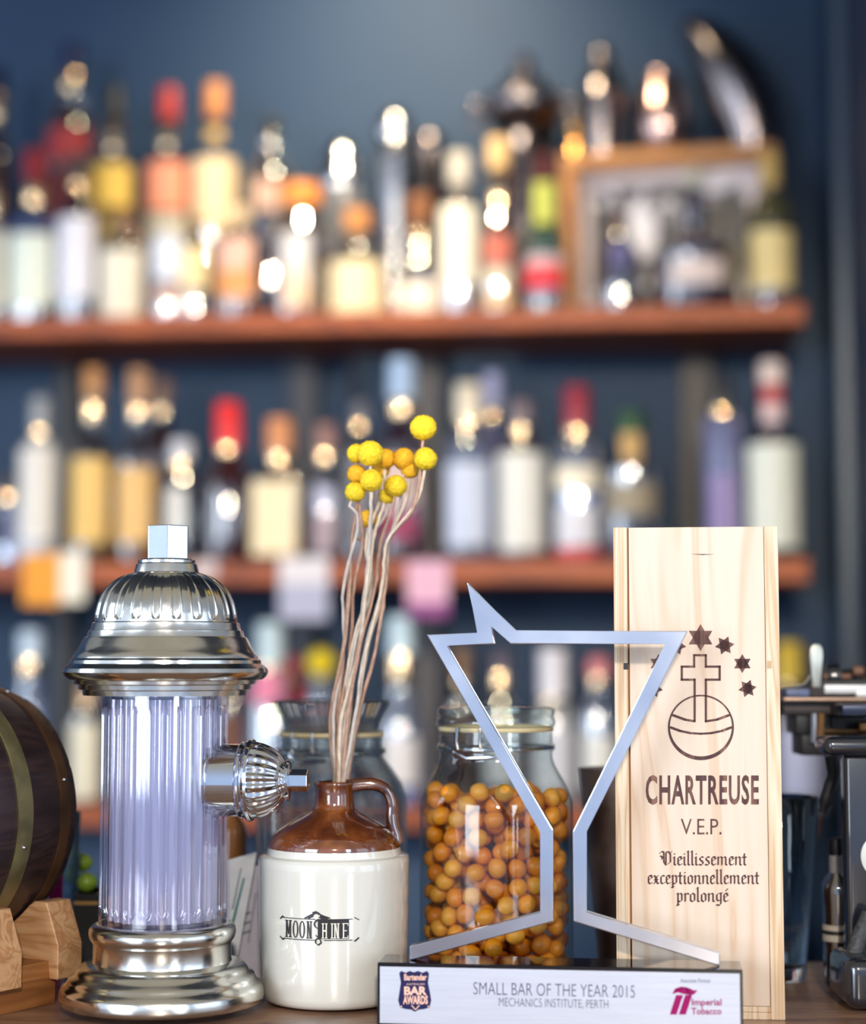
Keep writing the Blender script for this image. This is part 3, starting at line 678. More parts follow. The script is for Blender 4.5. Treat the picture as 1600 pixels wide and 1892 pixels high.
# fluted tube
zt, zb = zat(1281, HY) - COUNTER, zat(1707, HY) - COUNTER
RG = 117*mpp(1500, HY)
bm = bmesh.new(); rings = []
nf, per = 24, 16
zs = [zb, zb + 0.006, zb + 0.010] + [zb + 0.013 + (zt - zb - 0.026)*i/24 for i in range(25)] + [zt - 0.010, zt - 0.006, zt]
flute_lo, flute_hi = zb + 0.008, zt - 0.008
def flute_r(t, z):
    u = (t*nf/(2*PI)) % 1.0 - 0.5
    w = 0.36
    h = 0.008
    ww = w
    if z < flute_lo + h: q = (flute_lo + h - z)/h; ww = w*math.sqrt(max(0, 1 - q*q)) if q < 1 else 0
    if z > flute_hi - h: q = (z - flute_hi + h)/h; ww = w*math.sqrt(max(0, 1 - q*q)) if q < 1 else 0
    if ww > 1e-4 and abs(u) < ww: return RG - 0.0030*math.sqrt(1 - (u/ww)**2)**0.8
    return RG
zs = sorted(set([zb, zb + 0.004] + [flute_lo + 0.008*i/7 for i in range(8)] + [flute_lo + 0.008 + (flute_hi - flute_lo - 0.016)*i/8 for i in range(9)] + [flute_hi - 0.008 + 0.008*i/7 for i in range(8)] + [zt - 0.004, zt]))
seg = nf*per
for z in zs:
    rings.append([bm.verts.new((flute_r(2*PI*i/seg, z)*math.cos(2*PI*i/seg), flute_r(2*PI*i/seg, z)*math.sin(2*PI*i/seg), z)) for i in range(seg)])
RI = RG - 0.0055
for z in (zt, zb): rings.append([bm.verts.new((RI*math.cos(2*PI*i/seg), RI*math.sin(2*PI*i/seg), z)) for i in range(seg)])
ring_faces(bm, rings + [rings[0]])
mk('clear_body', bm, m_acryl, hyd, angle=60, label='violet-tinted fluted clear tube')
mk('added_core', lathe([(RI*0.97, zb + 0.004), (RI*0.97, zt - 0.004), (RI*0.85, zt - 0.004), (RI*0.85, zb + 0.004), (RI*0.97, zb + 0.004)], 24*12, mod=lambda t, k, r: r - (0.0032*abs(math.cos(12*t))**0.6 if r > RI*0.9 else 0)), m_core, hyd, label='pale inner tube added to brighten the clear body')  # added core; its flutes imitate the stripes of refracted light
# cap with raised flutes on the dome
rows = [(0, 1284), (150, 1284), (151, 1275), (158, 1273), (159, 1265), (167, 1263), (168, 1257), (179, 1255), (186, 1249), (189, 1242), (187, 1235), (180, 1229), (176, 1226), (175, 1220), (170, 1216), (169, 1211), (163, 1204), (157, 1194), (152, 1183), (149, 1178), (145, 1177), (143, 1171), (142, 1166), (138, 1165), (136, 1158), (135, 1152), (131, 1150)]
dome = smoothprof([(131, 1149), (129, 1133), (124, 1113), (115, 1094), (101, 1078), (83, 1066), (62, 1059)], 10)
top = [(60, 1058), (58, 1050), (56, 1043), (53, 1041), (53, 1036), (50, 1034), (0, 1034)]
allr = rows + dome + top; n0, n1 = len(rows), len(rows) + len(dome)
pr = HP(allr); 
def dome_mod(t, k, r):
    if not (n0 < k < n1 - 1): return r
    f = (k - n0)/(n1 - n0 - 1)
    u = abs((t*22/(2*PI)) % 1.0 - 0.5)
    w = 0.235
    if f < 0.16: q = (0.16 - f)/0.12; w = w*math.sqrt(max(0, 1 - q*q)) if q < 1 else 0
    d = 0
    if w > 0.01:
        e = (u - w)/0.045
        d = 0.0004*math.exp(-e*e) - 0.0010*max(0.0, min(1.0, (w - u)/0.06))
    return r + d*(1 - 0.4*f)
mk('cap', lathe(pr, 22*28, mod=dome_mod), m_chrome, hyd, angle=30, label='domed chrome cap with flutes')
def hexnut(r, h, n=6, a0=0.0, bev=0.0006):
    bm = bmesh.new()
    a = [bm.verts.new((r*math.cos(a0 + 2*PI*i/n), r*math.sin(a0 + 2*PI*i/n), 0)) for i in range(n)]
    b = [bm.verts.new((v.co.x, v.co.y, h)) for v in a]
    bm.faces.new(a[::-1]); bm.faces.new(b)
    for i in range(n): bm.faces.new((a[i], a[(i+1) % n], b[(i+1) % n], b[i]))
    bmesh.ops.bevel(bm, geom=list(bm.edges), offset=bev, segments=2, affect='EDGES', profile=0.5)
    return bm
bm = hexnut(42*mpp(1000, HY), zat(972, HY) - zat(1034, HY), 6, -PI/2 - math.radians(6) + math.radians(13.3))
bm.transform(Matrix.Translation((2*mpp(1000, HY), 0, zat(1034, HY) - COUNTER)))
mk('top_nut', bm, m_chrome2, hyd, smooth=False)
# side spout
zsp = zat(1440, HY) - COUNTER; kp = mpp(1440, HY)
SM = Matrix.Translation((0, 0, zsp)) @ Matrix.Rotation(math.radians(-6), 4, 'Z') @ Matrix.Rotation(PI/2, 4, 'Y')
sp = mk('spout', lathe([(0, 84*kp), (67*kp, 84*kp), (67*kp, 142*kp), (64*kp, 144*kp), (0, 144*kp)], 64, M=SM), m_chrome2, hyd)
mk('collar', lathe([(0, 143*kp), (67*kp, 143*kp), (70*kp, 147*kp), (69*kp, 151*kp), (66*kp, 153*kp), (67*kp, 156*kp), (74*kp, 158*kp), (76*kp, 162*kp), (74*kp, 167*kp), (69*kp, 169*kp), (0, 169*kp)], 64, M=SM), m_chrome2, sp)
bell = smoothprof([(68, 168), (66, 182), (61, 196), (53, 209), (43, 219), (33, 225)], 4)
mk('ribbed_knob', lathe([(0, 168*kp)] + [(a*kp, b*kp) for a, b in bell] + [(0, 225*kp)], 22*10, M=SM, mod=lambda t, k, r: r*(1 + 0.028*math.cos(22*t)) if 0 < k else r), m_chrome2, sp)
mk('knob_ring', lathe([(0, 224*kp), (33*kp, 224*kp), (36*kp, 228*kp), (38*kp, 232*kp), (36*kp, 236*kp), (30*kp, 237*kp), (0, 237*kp)], 48, M=SM), m_chrome2, sp)
bm = hexnut(21*kp, 33*kp, 6, math.radians(0)); bm.transform(SM @ Matrix.Translation((0, 0, 236.5*kp)))
mk('spout_nut', bm, m_chrome2, sp, smooth=False)

# ------------------------------------------------------------------ stoneware jug
JY = 1.356
m_stone = plain('cream_salt_glaze', (230, 227, 216), 0.16, var=0.03, scale=9, coat=0.8, bump=0.03, bscale=40)
m_m, nt, out = newmat('brown_glaze')
b_ = N(nt, 'BsdfPrincipled'); L(nt, b_.outputs[0], out.inputs[0]); b_.inputs['Roughness'].default_value = 0.12
b_.inputs['Coat Weight'].default_value = 0.9; b_.inputs['Coat Roughness'].default_value = 0.02; b_.inputs['Coat IOR'].default_value = 2.0
n1_ = noise(nt, 22, 3, (1, 1, 1.5), 0.4); n2_ = noise(nt, 420, 3)
r1_ = ramp(nt, n1_.outputs['Fac'], [(0.36, lin((66, 27, 11))), (0.50, lin((112, 54, 18))), (0.68, lin((172, 98, 38)))])
r2_ = ramp(nt, n2_.outputs['Fac'], [(0.3, (0.78, 0.78, 0.78, 1)), (0.6, (1, 1, 1, 1))])
mx_ = N(nt, 'MixRGB', blend_type='MULTIPLY'); mx_.inputs[0].default_value = 0.7
L(nt, r1_.outputs[0], mx_.inputs[1]); L(nt, r2_.outputs[0], mx_.inputs[2]); L(nt, mx_.outputs[0], b_.inputs['Base Color'])
m_brown = m_m
jug = thing('stoneware_jug', 'brown and cream stoneware jug holding the dried flowers', 'jug', base_pt(617, JY, 1650))
def JP(rows): return prof_at(rows, 616, JY)
JS = -10                                            # near-edge rows sit a little lower than the axis plane
body = [(0, 1846), (112, 1846), (124, 1843), (131, 1836), (134, 1826), (136, 1790), (138, 1700), (139, 1600), (139, 1588), (137, 1580), (132, 1577), (124, 1576), (123, 1568), (122, 1564)]
inner_z = zat(1835, JY) - COUNTER
mk('body', lathe(JP(body) + [(0.045, zat(1564, JY) - COUNTER), (0.047, zat(1600, JY) - COUNTER), (0.047, inner_z), (0, inner_z)], 96), m_stone, jug, angle=60)
sh = smoothprof([(122, 1563.5), (121, 1556), (114, 1543), (98, 1528), (76, 1514), (54, 1503), (42, 1496), (37, 1489)], 4)
neck = [(36, 1480), (35, 1465), (36, 1453), (38, 1449), (38, 1446), (35, 1443), (31, 1444), (29, 1450), (29, 1490)]
sho = [(45, 1506), (70, 1522), (95, 1542), (112, 1563)]
mk('shoulder', lathe(JP(sh + neck + sho) + [JP([(122, 1563.5)])[0]], 96), m_brown, jug, angle=60, label='brown glazed shoulder and neck')
def jl(px, py, dy=0.0):
    p = at(px, py, JY + dy); return (p.x - jug.location.x, dy, p.z - COUNTER)
hp = spline([jl(640, 1454), jl(664, 1449), jl(692, 1449), jl(714, 1460), jl(724, 1482), jl(724, 1506), jl(726, 1526), jl(732, 1545), jl(732, 1556)], 5)
nh = len(hp)
mk('handle', tube(hp, [0.0045 + 0.0012*abs(2*i/(nh-1) - 1)**2 for i in range(nh)], 14, flat=1.0), m_brown, jug)
# printed mark on the belly
RJ = 138.5*mpp(1700, JY)
def jugmap(px, py):
    k = mpp(1700, JY); x = (px - 616)*k; th = math.asin(max(-1, min(1, x/RJ)))
    r = RJ + 0.00035
    return Vector((r*math.sin(th), -r*math.cos(th), zat(py - 6, JY) - COUNTER))
def quad_strip(poly_px):                            # cut into narrow slices so that the print follows the curve
    return poly_px
m_ink = plain('black_print', (26, 22, 26), 0.4)
def serif(ch, x, w, y0, y1, s):
    """slab-serif condensed capitals, y0 top, y1 bottom; returns polygons"""
    P = []; st = w*0.26*s; hs = (y1-y0)*0.06
    def rect(a, b, c, d): P.append([(a, b), (c, b), (c, d), (a, d)])
    def stem(cx): rect(cx - st/2, y0, cx + st/2, y1); rect(cx - st, y0, cx + st, y0 + hs); rect(cx - st, y1 - hs, cx + st, y1)
    if ch == 'M':
        stem(x + st); stem(x + w - st)
        P.append([(x + st*0.6, y0), (x + st*1.6, y0), (x + w/2 + st*0.3, y1 - hs*3), (x + w/2 - st*0.3, y1 - hs*3)])
        P.append([(x + w - st*0.6, y0), (x + w - st*1.6, y0), (x + w/2 - st*0.3, y1 - hs*3), (x + w/2 + st*0.3, y1 - hs*3)])
    if ch == 'O':
        o_ = arc(x + w/2, (y0+y1)/2, w/2, (y1-y0)/2, 0, 360, 24); i_ = arc(x + w/2, (y0+y1)/2, w/2 - st*1.1, (y1-y0)/2 - hs, 0, 360, 24)
        for k in range(24): P.append([o_[k], o_[k+1], i_[k+1], i_[k]])
    if ch == 'N':
        stem(x + st); stem(x + w - st)
        P.append([(x + st*0.6, y0), (x + st*1.8, y0), (x + w - st*0.6, y1), (x + w - st*1.8, y1)])
    if ch == 'H':
        stem(x + st); stem(x + w - st); rect(x + st, (y0+y1)/2 - hs, x + w - st, (y0+y1)/2 + hs)
    if ch == 'I': stem(x + w/2)
    if ch == 'E':
        stem(x + st); rect(x + st, y0, x + w, y0 + hs); rect(x + st, y1 - hs, x + w, y1); rect(x + st, (y0+y1)/2 - hs/2, x + w*0.8, (y0+y1)/2 + hs/2)
        rect(x + w - st*0.5, y0, x + w, y0 + hs*3); rect(x + w - st*0.5, y1 - hs*3, x + w, y1)
    return P
ink, pale = [], []
for ch, x in (('M', 535.5), ('O', 549.5), ('O', 561.5), ('N', 574.5)): ink += serif(ch, x, 12.5 if ch == 'M' else 10.5, 1689, 1720, 0.85)
for ch, x in (('H', 602), ('I', 615), ('N', 623), ('E', 638)): pale += serif(ch, x, 10.5, 1692, 1719, 0.85)
ink += [[(595 + i*5.5, 1685.5), (600.5 + i*5.5, 1685.5), (600.5 + i*5.5, 1720), (595 + i*5.5, 1720)] for i in range(10)]
# tall S with a hook below the rule
ink += nib([arc(594.5, 1694, 5.5, 6.5, -20, -250, 12) + arc(594.5, 1711, 6.5, 9, -70, 100, 12)], 2.6, 1.4, 0.5)
ink += nib([[(592, 1714), (600, 1722), (601, 1727), (596, 1731), (591, 1727), (592, 1721)]], 2.2, 1.2, 0.6)
for y in (1685.5, 1722.5):
    ink += [[(531 + i*5, y - 0.7), (536 + i*5, y - 0.7), (536 + i*5, y + 0.7), (531 + i*5, y + 0.7)] for i in range(25) if not (y > 1700 and 588 < 531 + i*5 < 602)]
ink += nib([[(526.5, 1688), (531, 1683), (534, 1685.5)], [(526.5, 1720), (531, 1725), (534, 1722.5)], [(660, 1683), (667, 1687)], [(660, 1725), (667, 1719)]], 2.2, 1.2, 0.6)
# crest
ink += nib([[(572, 1684), (583, 1678), (592, 1674), (604, 1679), (616, 1683)], [(578, 1684), (588, 1679)], [(598, 1682), (612, 1684)], [(586, 1674), (592, 1672), (598, 1675)]], 2.6, 1.5, 0.7)
ink += [[(598, 1676), (604, 1678.5), (612, 1685), (600, 1685)]]
moon = [arc(592, 1681, 4.6, 4.6, 0, 360, 16)[:-1]]
mk('printed_mark', decal(ink, jugmap), m_ink, jug, smooth=False, label='black printed mark in western letters')
def jugmap2(px, py):
    v = jugmap(px, py); v.x *= 1 + 0.0003/RJ; v.y *= 1 + 0.0003/RJ; return v
mk('printed_mark', decal(pale + moon, jugmap2), plain('cream_print', (226, 222, 210), 0.3), jug, smooth=False, label='pale letters on the black half of the mark')

# ------------------------------------------------------------------ dried flowers in the jug
m_fl = plain('yellow_floret', (238, 200, 34), 0.75, var=0.22, scale=420, bump=0.6, bscale=700)
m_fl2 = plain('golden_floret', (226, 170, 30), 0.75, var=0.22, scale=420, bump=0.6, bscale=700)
STEMS = [plain('stem_straw', (214, 196, 174), 0.7, var=0.2, scale=150, bump=0.3), plain('stem_rose', (182, 144, 122), 0.7, var=0.25, scale=150, bump=0.3), plain('stem_grey', (194, 182, 172), 0.7, var=0.2, scale=150, bump=0.3)]
FL = [  # px, py, radius px, depth offset, golden, label
 (782, 790, 22.5, -0.012, 0, 'highest of the yellow ball flowers, topping the bunch on its own stem'),
 (786, 848, 20.0, -0.014, 0, 'yellow ball flower just under the highest one'),
 (684, 838, 22.5, -0.016, 0, 'plump yellow ball flower on top of the dense cluster, in front'),
 (659, 838, 17.0, -0.002, 0, 'yellow ball half hidden behind the plump one at the top of the cluster'),
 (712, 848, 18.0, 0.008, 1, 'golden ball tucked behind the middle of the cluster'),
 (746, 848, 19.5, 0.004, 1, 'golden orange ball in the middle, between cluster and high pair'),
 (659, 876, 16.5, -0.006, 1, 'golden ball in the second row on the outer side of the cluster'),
 (686, 888, 19.5, -0.017, 0, 'yellow ball hanging in front, under the plump one'),
 (656, 909, 17.5, -0.012, 0, 'lowest front yellow ball on the bent stem'),
 (731, 898, 19.5, -0.001, 0, 'yellow ball behind crossing stems under the golden orange one'),
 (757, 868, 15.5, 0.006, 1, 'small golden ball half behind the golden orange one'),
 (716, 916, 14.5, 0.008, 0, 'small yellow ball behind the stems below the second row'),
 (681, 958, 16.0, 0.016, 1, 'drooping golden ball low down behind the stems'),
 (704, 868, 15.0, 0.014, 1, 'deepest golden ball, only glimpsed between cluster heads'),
]
order = sorted(range(len(FL)), key=lambda i: FL[i][0] + 0.2*(900 - FL[i][1]))
for rank, i in enumerate(order):
    px, py, rp, dy, gold, lab = FL[i]
    Y = JY + dy
    t = rank/(len(FL) - 1)
    c = at(px, py, Y); r = 1.07*rp*mpp(py, Y)
    root = thing('dried_flower', lab, 'flower', c, 0, 'dried ball flowers in the jug')
    bm = bmesh.new(); bmesh.ops.create_icosphere(bm, subdivisions=4, radius=r)
    rnd = random.Random(i)
    for v in bm.verts: v.co *= 1 + rnd.uniform(-0.05, 0.06)
    for v in bm.verts: v.co.z *= 0.97
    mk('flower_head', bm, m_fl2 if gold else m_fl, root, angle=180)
    j = lambda s: rnd.uniform(-s, s)
    tj = max(0, min(1, t + j(0.10)))
    lo = lambda a, b: a + (b - a)*tj
    dys = [dy, dy*0.9 + j(0.003), dy*0.6 + j(0.004), dy*0.4 + j(0.004), j(0.006), 0, 0]
    tin = rank/(len(FL) - 1)
    mouth = (617 + 24*tin + j(2), 1446)
    ang = tin*2*PI*2.4
    ym = JY + 0.0075*math.sin(ang)
    pts = [(px, py + rp*0.7, Y), (lo(px, px)*0.72 + lo(660, 730)*0.28, max(py + rp + 25, 930), JY + dys[1]), (lo(652, 724) + j(7), 1000, JY + dys[2]), (lo(642, 716) + j(9), 1085, JY + dys[3]),
           (lo(632, 690) + j(9), 1200, JY + dys[4]), (lo(614, 668) + j(7), 1325, ym*0.6 + JY*0.4), (mouth[0], mouth[1], ym), (lo(612, 634), 1490, ym)]
    if i == 8: pts[1] = (646, 935, Y); pts[2] = (662, 965, Y)
    wp = [at(*p) - c for p in pts]
    sp_ = spline(wp, 6); n = len(sp_)
    sp_ = [p + Vector((j(0.0004), j(0.0004), 0)) for p in sp_]
    mk('stem', tube(sp_, [0.0014 - 0.0004*k_/n + abs(j(0.0003)) for k_ in range(n)][::-1], 7), STEMS[(i*2 + 1) % 3], root, angle=180)

# ------------------------------------------------------------------ trophy
TZ0, TYL, TYR = COUNTER, 1.262, 1.232
pl = at(697, 1800, TYL); pr_ = at(1372, 1800, TYR)
trz = math.atan2(TYR - TYL, pr_.x - pl.x)
TM = frame(((pl.x + pr_.x)/2, (TYL + TYR)/2, COUNTER), trz)
trophy = thing('bar_trophy', 'silver cocktail glass outline trophy with star point on black plinth', 'trophy'); trophy.matrix_world = TM
tl = on_plane(697, 1779, TM); tr = on_plane(1372, 1791, TM)
TW = (tr.x - tl.x)/2; TH = (tl.z + tr.z)/2; TD = 0.036
m_black = plain('black_gloss_plinth', (16, 14, 20), 0.06, coat=0.5)
mk('plinth', box(-TW, TW, 0, TD, 0, TH, 0.0008), m_black, trophy, smooth=False)
m_plate = plain('brushed_silver_plate', (208, 212, 226), 0.38, 0.45, var=0.05, scale=20, vec=(1, 1, 20), bump=0.05, bscale=160)
e = 0.0019
mk('plate', box(-TW + e, TW - e, -0.0009, -0.0001, e*1.4, TH - e*1.3, 0.0002), m_plate, trophy, smooth=False, label='silver engraved plate')
def tmap(px, py):
    p = on_plane(px, py, TM); return Vector((p.x, -0.00105, p.z))
m_grey = plain('slate_engraving', (84, 82, 112), 0.6, spec=0.1); m_navy = plain('navy_print', (44, 44, 86), 0.6, spec=0.1); m_mag = plain('magenta_print', (158, 28, 100), 0.6, spec=0.1); m_or = plain('peach_print', (246, 196, 176), 0.5)
tilt = lambda polys, s=0.0207, x0=1024: [[(x, y + (x - x0)*s) for x, y in p] for p in polys]
mk('lettering', decal(tilt(text_polys('SMALL BAR OF THE YEAR 2015', -0.012, 875, 1173, 1840, 1817)), tmap), m_grey, trophy, smooth=False)
mk('lettering', decal(tilt(text_polys('MECHANICS INSTITUTE, PERTH', -0.012, 922, 1124, 1863, 1845)), tmap), m_grey, trophy, smooth=False)
mk('lettering', decal(text_polys('Associate Partner', 0, 1257, 1313, 1815, 1807.5), tmap), m_grey, trophy, smooth=False)
mk('lettering', decal(text_polys('Imperial', 0.022, 1278, 1333, 1861, 1845) + text_polys('Tobacco', 0.022, 1277, 1333, 1874, 1861.5), tmap), m_mag, trophy, smooth=False)
it = [[(1249, 1838), (1262, 1838), (1250, 1874), (1237.5, 1874)], [(1266, 1838), (1279, 1838), (1267, 1874), (1254, 1874)],
      hull2([(1242, 1836), (1247, 1826), (1258, 1822.5), (1266, 1823)]) , [(1242, 1836), (1258, 1824), (1270, 1824), (1276, 1830), (1276, 1838), (1262, 1836), (1252, 1833)],
      [(1266, 1823), (1275, 1826), (1282, 1829.5), (1289, 1829), (1282, 1837), (1274, 1838), (1268, 1834)]]
mk('partner_emblem', decal(it, tmap), m_mag, trophy, smooth=False)
scut = [(738, 1797), (742, 1793.5), (750, 1797), (757, 1793.5), (765, 1796), (773, 1793.5), (781, 1797), (789, 1793.5), (793, 1798), (791, 1815), (795, 1835), (797, 1848), (794, 1861), (784, 1864), (774, 1865), (767, 1869), (760, 1865), (750, 1864), (740, 1861), (736, 1848), (738, 1835), (741, 1815)]
mk('award_crest', decal([scut], tmap), m_navy, trophy, smooth=False)
def tmap2(px, py): v = tmap(px, py); v.y -= 0.00015; return v
cr = text_polys('Bartender', 0.03, 747, 789, 1811, 1799) + text_polys('AUSTRALIAN', 0, 751, 785, 1819.5, 1816) + text_polys('BAR', 0.04, 747, 789, 1838, 1822) + text_polys('AWARDS', 0.04, 745, 791, 1855, 1839)
cr += nib([[(761, 1857), (768, 1865), (775, 1857)]], 1.4, 1.2, 0) + [arc(x, 1859, 1.6, 1.6, 0, 360, 10)[:-1] for x in (742, 792)]
mk('crest_lettering', decal(cr, tmap2), m_or, trophy, smooth=False)
# the glass outline in polished metal
FO = 0.011
FMx = TM @ Matrix.Translation((0, FO, 0))
outline = [(757, 1748), (1000, 1688), (1000, 1537), (788, 1172), (884, 1171), (862, 1075), (952, 1166.5), (1271, 1165.5), (1081, 1538), (1081, 1687), (1330, 1760), (1330, 1786), (1060, 1703), (1058, 1536), (1232, 1188), (943, 1190), (903, 1150), (915.5, 1190), (822, 1191), (1022, 1533), (1022, 1703), (762, 1776)]
poly = []
for i, (px, py) in enumerate(outline):
    p = on_plane(px, py, FMx); poly.append((p.x, p.z))
for i in (11, 21): poly[i] = (poly[i][0], TH + 0.0002)
poly[0] = (poly[0][0], max(poly[0][1], TH + 0.0075))
poly.insert(0, (poly[0][0], TH + 0.0002)); 
m_frame = plain('polished_aluminium', (222, 224, 232), 0.15, 1.0, var=0.04, scale=14, rvar=0.10, bump=0.02, bscale=90)
mk('glass_outline', prism(poly, FO, FO + 0.010, 0.0007, 2), m_frame, trophy, smooth=False, label='polished metal cocktail glass outline')

# ------------------------------------------------------------------ wooden presentation box
BYL, BYR = 1.298, 1.284
bl = at(1137, 1500, BYL); br = at(1445, 1500, BYR)
brz = math.atan2(BYR - BYL, br.x - bl.x)
BM = frame(((bl.x + br.x)/2, (BYL + BYR)/2, COUNTER), brz)
wbox = thing('wooden_bottle_box', 'tall pale pine bottle box with burned emblem and lettering', 'box'); wbox.matrix_world = BM
BW = (br - bl).length/2; BH = on_plane(1290, 973, BM).z; BD = 0.092
k = mpp(1500, 1.29)
m_pine = wood('pale_pine', (236, 214, 193), (232, 207, 183), (222, 190, 160), (9, 9, 0.8), 3.0, 0.5, 0.0, 0.06, 0.07)
m_pine2 = wood('grainy_pine', (244, 222, 194), (236, 208, 174), (216, 178, 138), (26, 26, 0.9), 3.0, 0.5, 0.0, 0.12, 0.12)
sw = 25.5*k; gap = 3.2*k
bl_z = 23*k
mk('side_plank', box(-BW, -BW + sw, 0, BD, 0, BH, 0.0006), m_pine2, wbox, smooth=False)
mk('side_plank', box(BW - sw, BW, 0, BD, 0, BH, 0.0006), m_pine2, wbox, smooth=False)
mk('bottom_board', box(-BW + sw, BW - sw, 0.0004, BD, 0, bl_z*0.55, 0.0004), m_pine2, wbox, smooth=False)
mk('bottom_board', box(-BW + sw, BW - sw, 0.0010, BD, bl_z*0.57, bl_z, 0.0004), m_pine2, wbox, smooth=False)
mk('back_board', box(-BW + sw, BW - sw, BD - 0.006, BD, bl_z, BH, 0.0004), m_pine, wbox, smooth=False)
mk('top_board', box(-BW + sw, BW - sw, 0.012, BD - 0.0062, BH - 0.008, BH - 0.0004, 0.0004), m_pine, wbox, smooth=False)
mk('sliding_lid', box(-BW + sw + gap, BW - sw - 0.6*k, 0.0012, 0.0039, bl_z + 0.6*k, BH - 0.0002, 0.0004), m_pine, wbox, smooth=False)
mk('groove', box(-BW + sw, -BW + sw + gap + 0.002, 0.0040, 0.0055, bl_z, BH - 0.0004), plain('groove_wood', (176, 124, 76), 0.6), wbox, smooth=False)
def bmap(off):
    BMo = BM @ Matrix.Translation((0, off, 0))
    def f(px, py): p = on_plane(px, py, BMo); return Vector((p.x, off, p.z))
    return f
lidmap = bmap(0.0009); edgemap = bmap(-0.0003)
mm_, nt, out = newmat('burned_brown')
b_ = N(nt, 'BsdfPrincipled'); L(nt, b_.outputs[0], out.inputs[0]); b_.inputs['Roughness'].default_value = 0.7
nn = noise(nt, 60, 3, (3, 1, 0.15)); rr_ = ramp(nt, nn.outputs['Fac'], [(0.35, lin((74, 44, 46))), (0.5, lin((96, 62, 58))), (0.68, lin((148, 108, 92)))])
L(nt, rr_.outputs[0], b_.inputs['Base Color']); m_burn = mm_
def star(cx, cy, r, a0=90):
    P = []
    for s in (0, 60):
        P.append([(cx + r*math.cos(math.radians(a0 + s + 120*q)), cy - r*math.sin(math.radians(a0 + s + 120*q))) for q in range(3)])
    return P
art = star(1294.4, 1178, 25) + star(1339, 1192.5, 18, 60+8) + star(1371.5, 1226, 17.5) + star(1381, 1272, 17, 70) + star(1250, 1192.5, 18, 112) + star(1217, 1226, 17.5) + star(1208, 1272, 17, 110)
S = 0.2432
cz = lambda pts: [(1120 + x*S, 960 + y*S) for x, y in pts]
art += nib([cz([(672, 1530), (672, 1216), (574, 1216), (574, 1117), (668, 1117), (668, 1030), (757, 1030), (757, 1117), (862, 1117), (862, 1216), (757, 1216), (757, 1532)])], 4.0, 4.0, 0)
art += nib([cz([(672, 1532), (600, 1520), (505, 1485)]), cz([(757, 1532), (840, 1520), (935, 1485)])], 3.6, 3.6, 0)
art += nib([cz([(488, 1578), (560, 1605), (640, 1622), (720, 1627), (800, 1622), (880, 1605), (952, 1578)])], 3.6, 3.6, 0)
oc, ic = arc(1295, 1344, 61, 60.5, 0, 360, 72), arc(1295, 1342, 57.3, 55.5, 0, 360, 72)
for q in range(72): art.append([oc[q], oc[q+1], ic[q+1], ic[q]])
mk('emblem', decal(art, lidmap), m_burn, wbox, smooth=False, label='burned orb, cross and stars')
mk('lettering', decal(text_polys('CHARTREUSE', 0.024, 1193, 1402, 1487, 1432, 1.10), lidmap), m_burn, wbox, smooth=False)
mk('lettering', decal(text_polys('V.E.P.', -0.004, 1258, 1333, 1542, 1513), lidmap), m_burn, wbox, smooth=False)
BL = {
 'i': (.42, [[(-.02, .88), (.10, .96), (.10, .12), (.24, .03)], [(.10, 1.30), (.14, 1.26)]]),
 'l': (.42, [[(-.02, 1.55), (.10, 1.62), (.10, .12), (.24, .03)]]),
 'n': (.86, [[(-.02, .88), (.10, .96), (.10, .06)], [(.12, .78), (.42, .98), (.54, .86), (.54, .12), (.68, .03)]]),
 'm': (1.26, [[(-.02, .88), (.10, .96), (.10, .06)], [(.12, .78), (.38, .98), (.50, .86), (.50, .06)], [(.52, .78), (.80, .98), (.92, .86), (.92, .12), (1.06, .03)]]),
 'e': (.66, [[(.44, .96), (.20, .96), (.08, .80), (.08, .20), (.24, .03), (.50, .16)], [(.30, .98), (.48, .72), (.10, .46)]]),
 's': (.66, [[(.46, .90), (.28, .98), (.10, .82), (.14, .62), (.40, .42), (.44, .20), (.26, .03), (.02, .12)]]),
 't': (.54, [[(.14, 1.32), (.14, .14), (.30, .03)], [(-.08, .92), (.36, .92)]]),
 'x': (.70, [[(.00, .92), (.12, .92), (.38, .10), (.54, .06)], [(.48, .96), (.34, .86), (.12, .14), (.00, .02)], [(.06, .50), (.44, .50)]]),
 'c': (.60, [[(.46, .90), (.24, .97), (.08, .80), (.08, .20), (.24, .03), (.46, .16)]]),
 'p': (.76, [[(-.02, .92), (.10, .98), (.10, -.42)], [(.12, .80), (.36, .98), (.50, .84), (.50, .18), (.32, .03), (.10, .12)], [(-.04, -.36), (.22, -.30)]]),
 'r': (.58, [[(-.02, .88), (.10, .96), (.10, .06)], [(.12, .78), (.32, .98), (.46, .86)]]),
 'o': (.74, [[(.30, .98), (.08, .82), (.08, .18), (.28, .03), (.50, .18), (.50, .82), (.30, .98)]]),
 'g': (.76, [[(.34, .98), (.08, .82), (.08, .26), (.26, .12), (.50, .26)], [(.50, .96), (.50, -.16), (.32, -.40), (.04, -.30)], [(.40, .98), (.62, .98)]]),
 'V': (1.25, [[(-.22, 1.36), (-.02, 1.56), (.20, 1.50), (.22, .40), (.44, .04), (.92, .36), (.92, 1.22), (.74, 1.52), (.46, 1.50)], [(-.16, 1.06), (.06, .94), (.02, .70)], [(.44, .20), (.44, 1.40)], [(.92, 1.40), (1.06, 1.54)]]),
 'q': (.66, [[(.44, .96), (.20, .96), (.08, .80), (.08, .20), (.24, .03), (.50, .16)], [(.30, .98), (.48, .72), (.10, .46)], [(.26, 1.22), (.44, 1.48)]]),
}
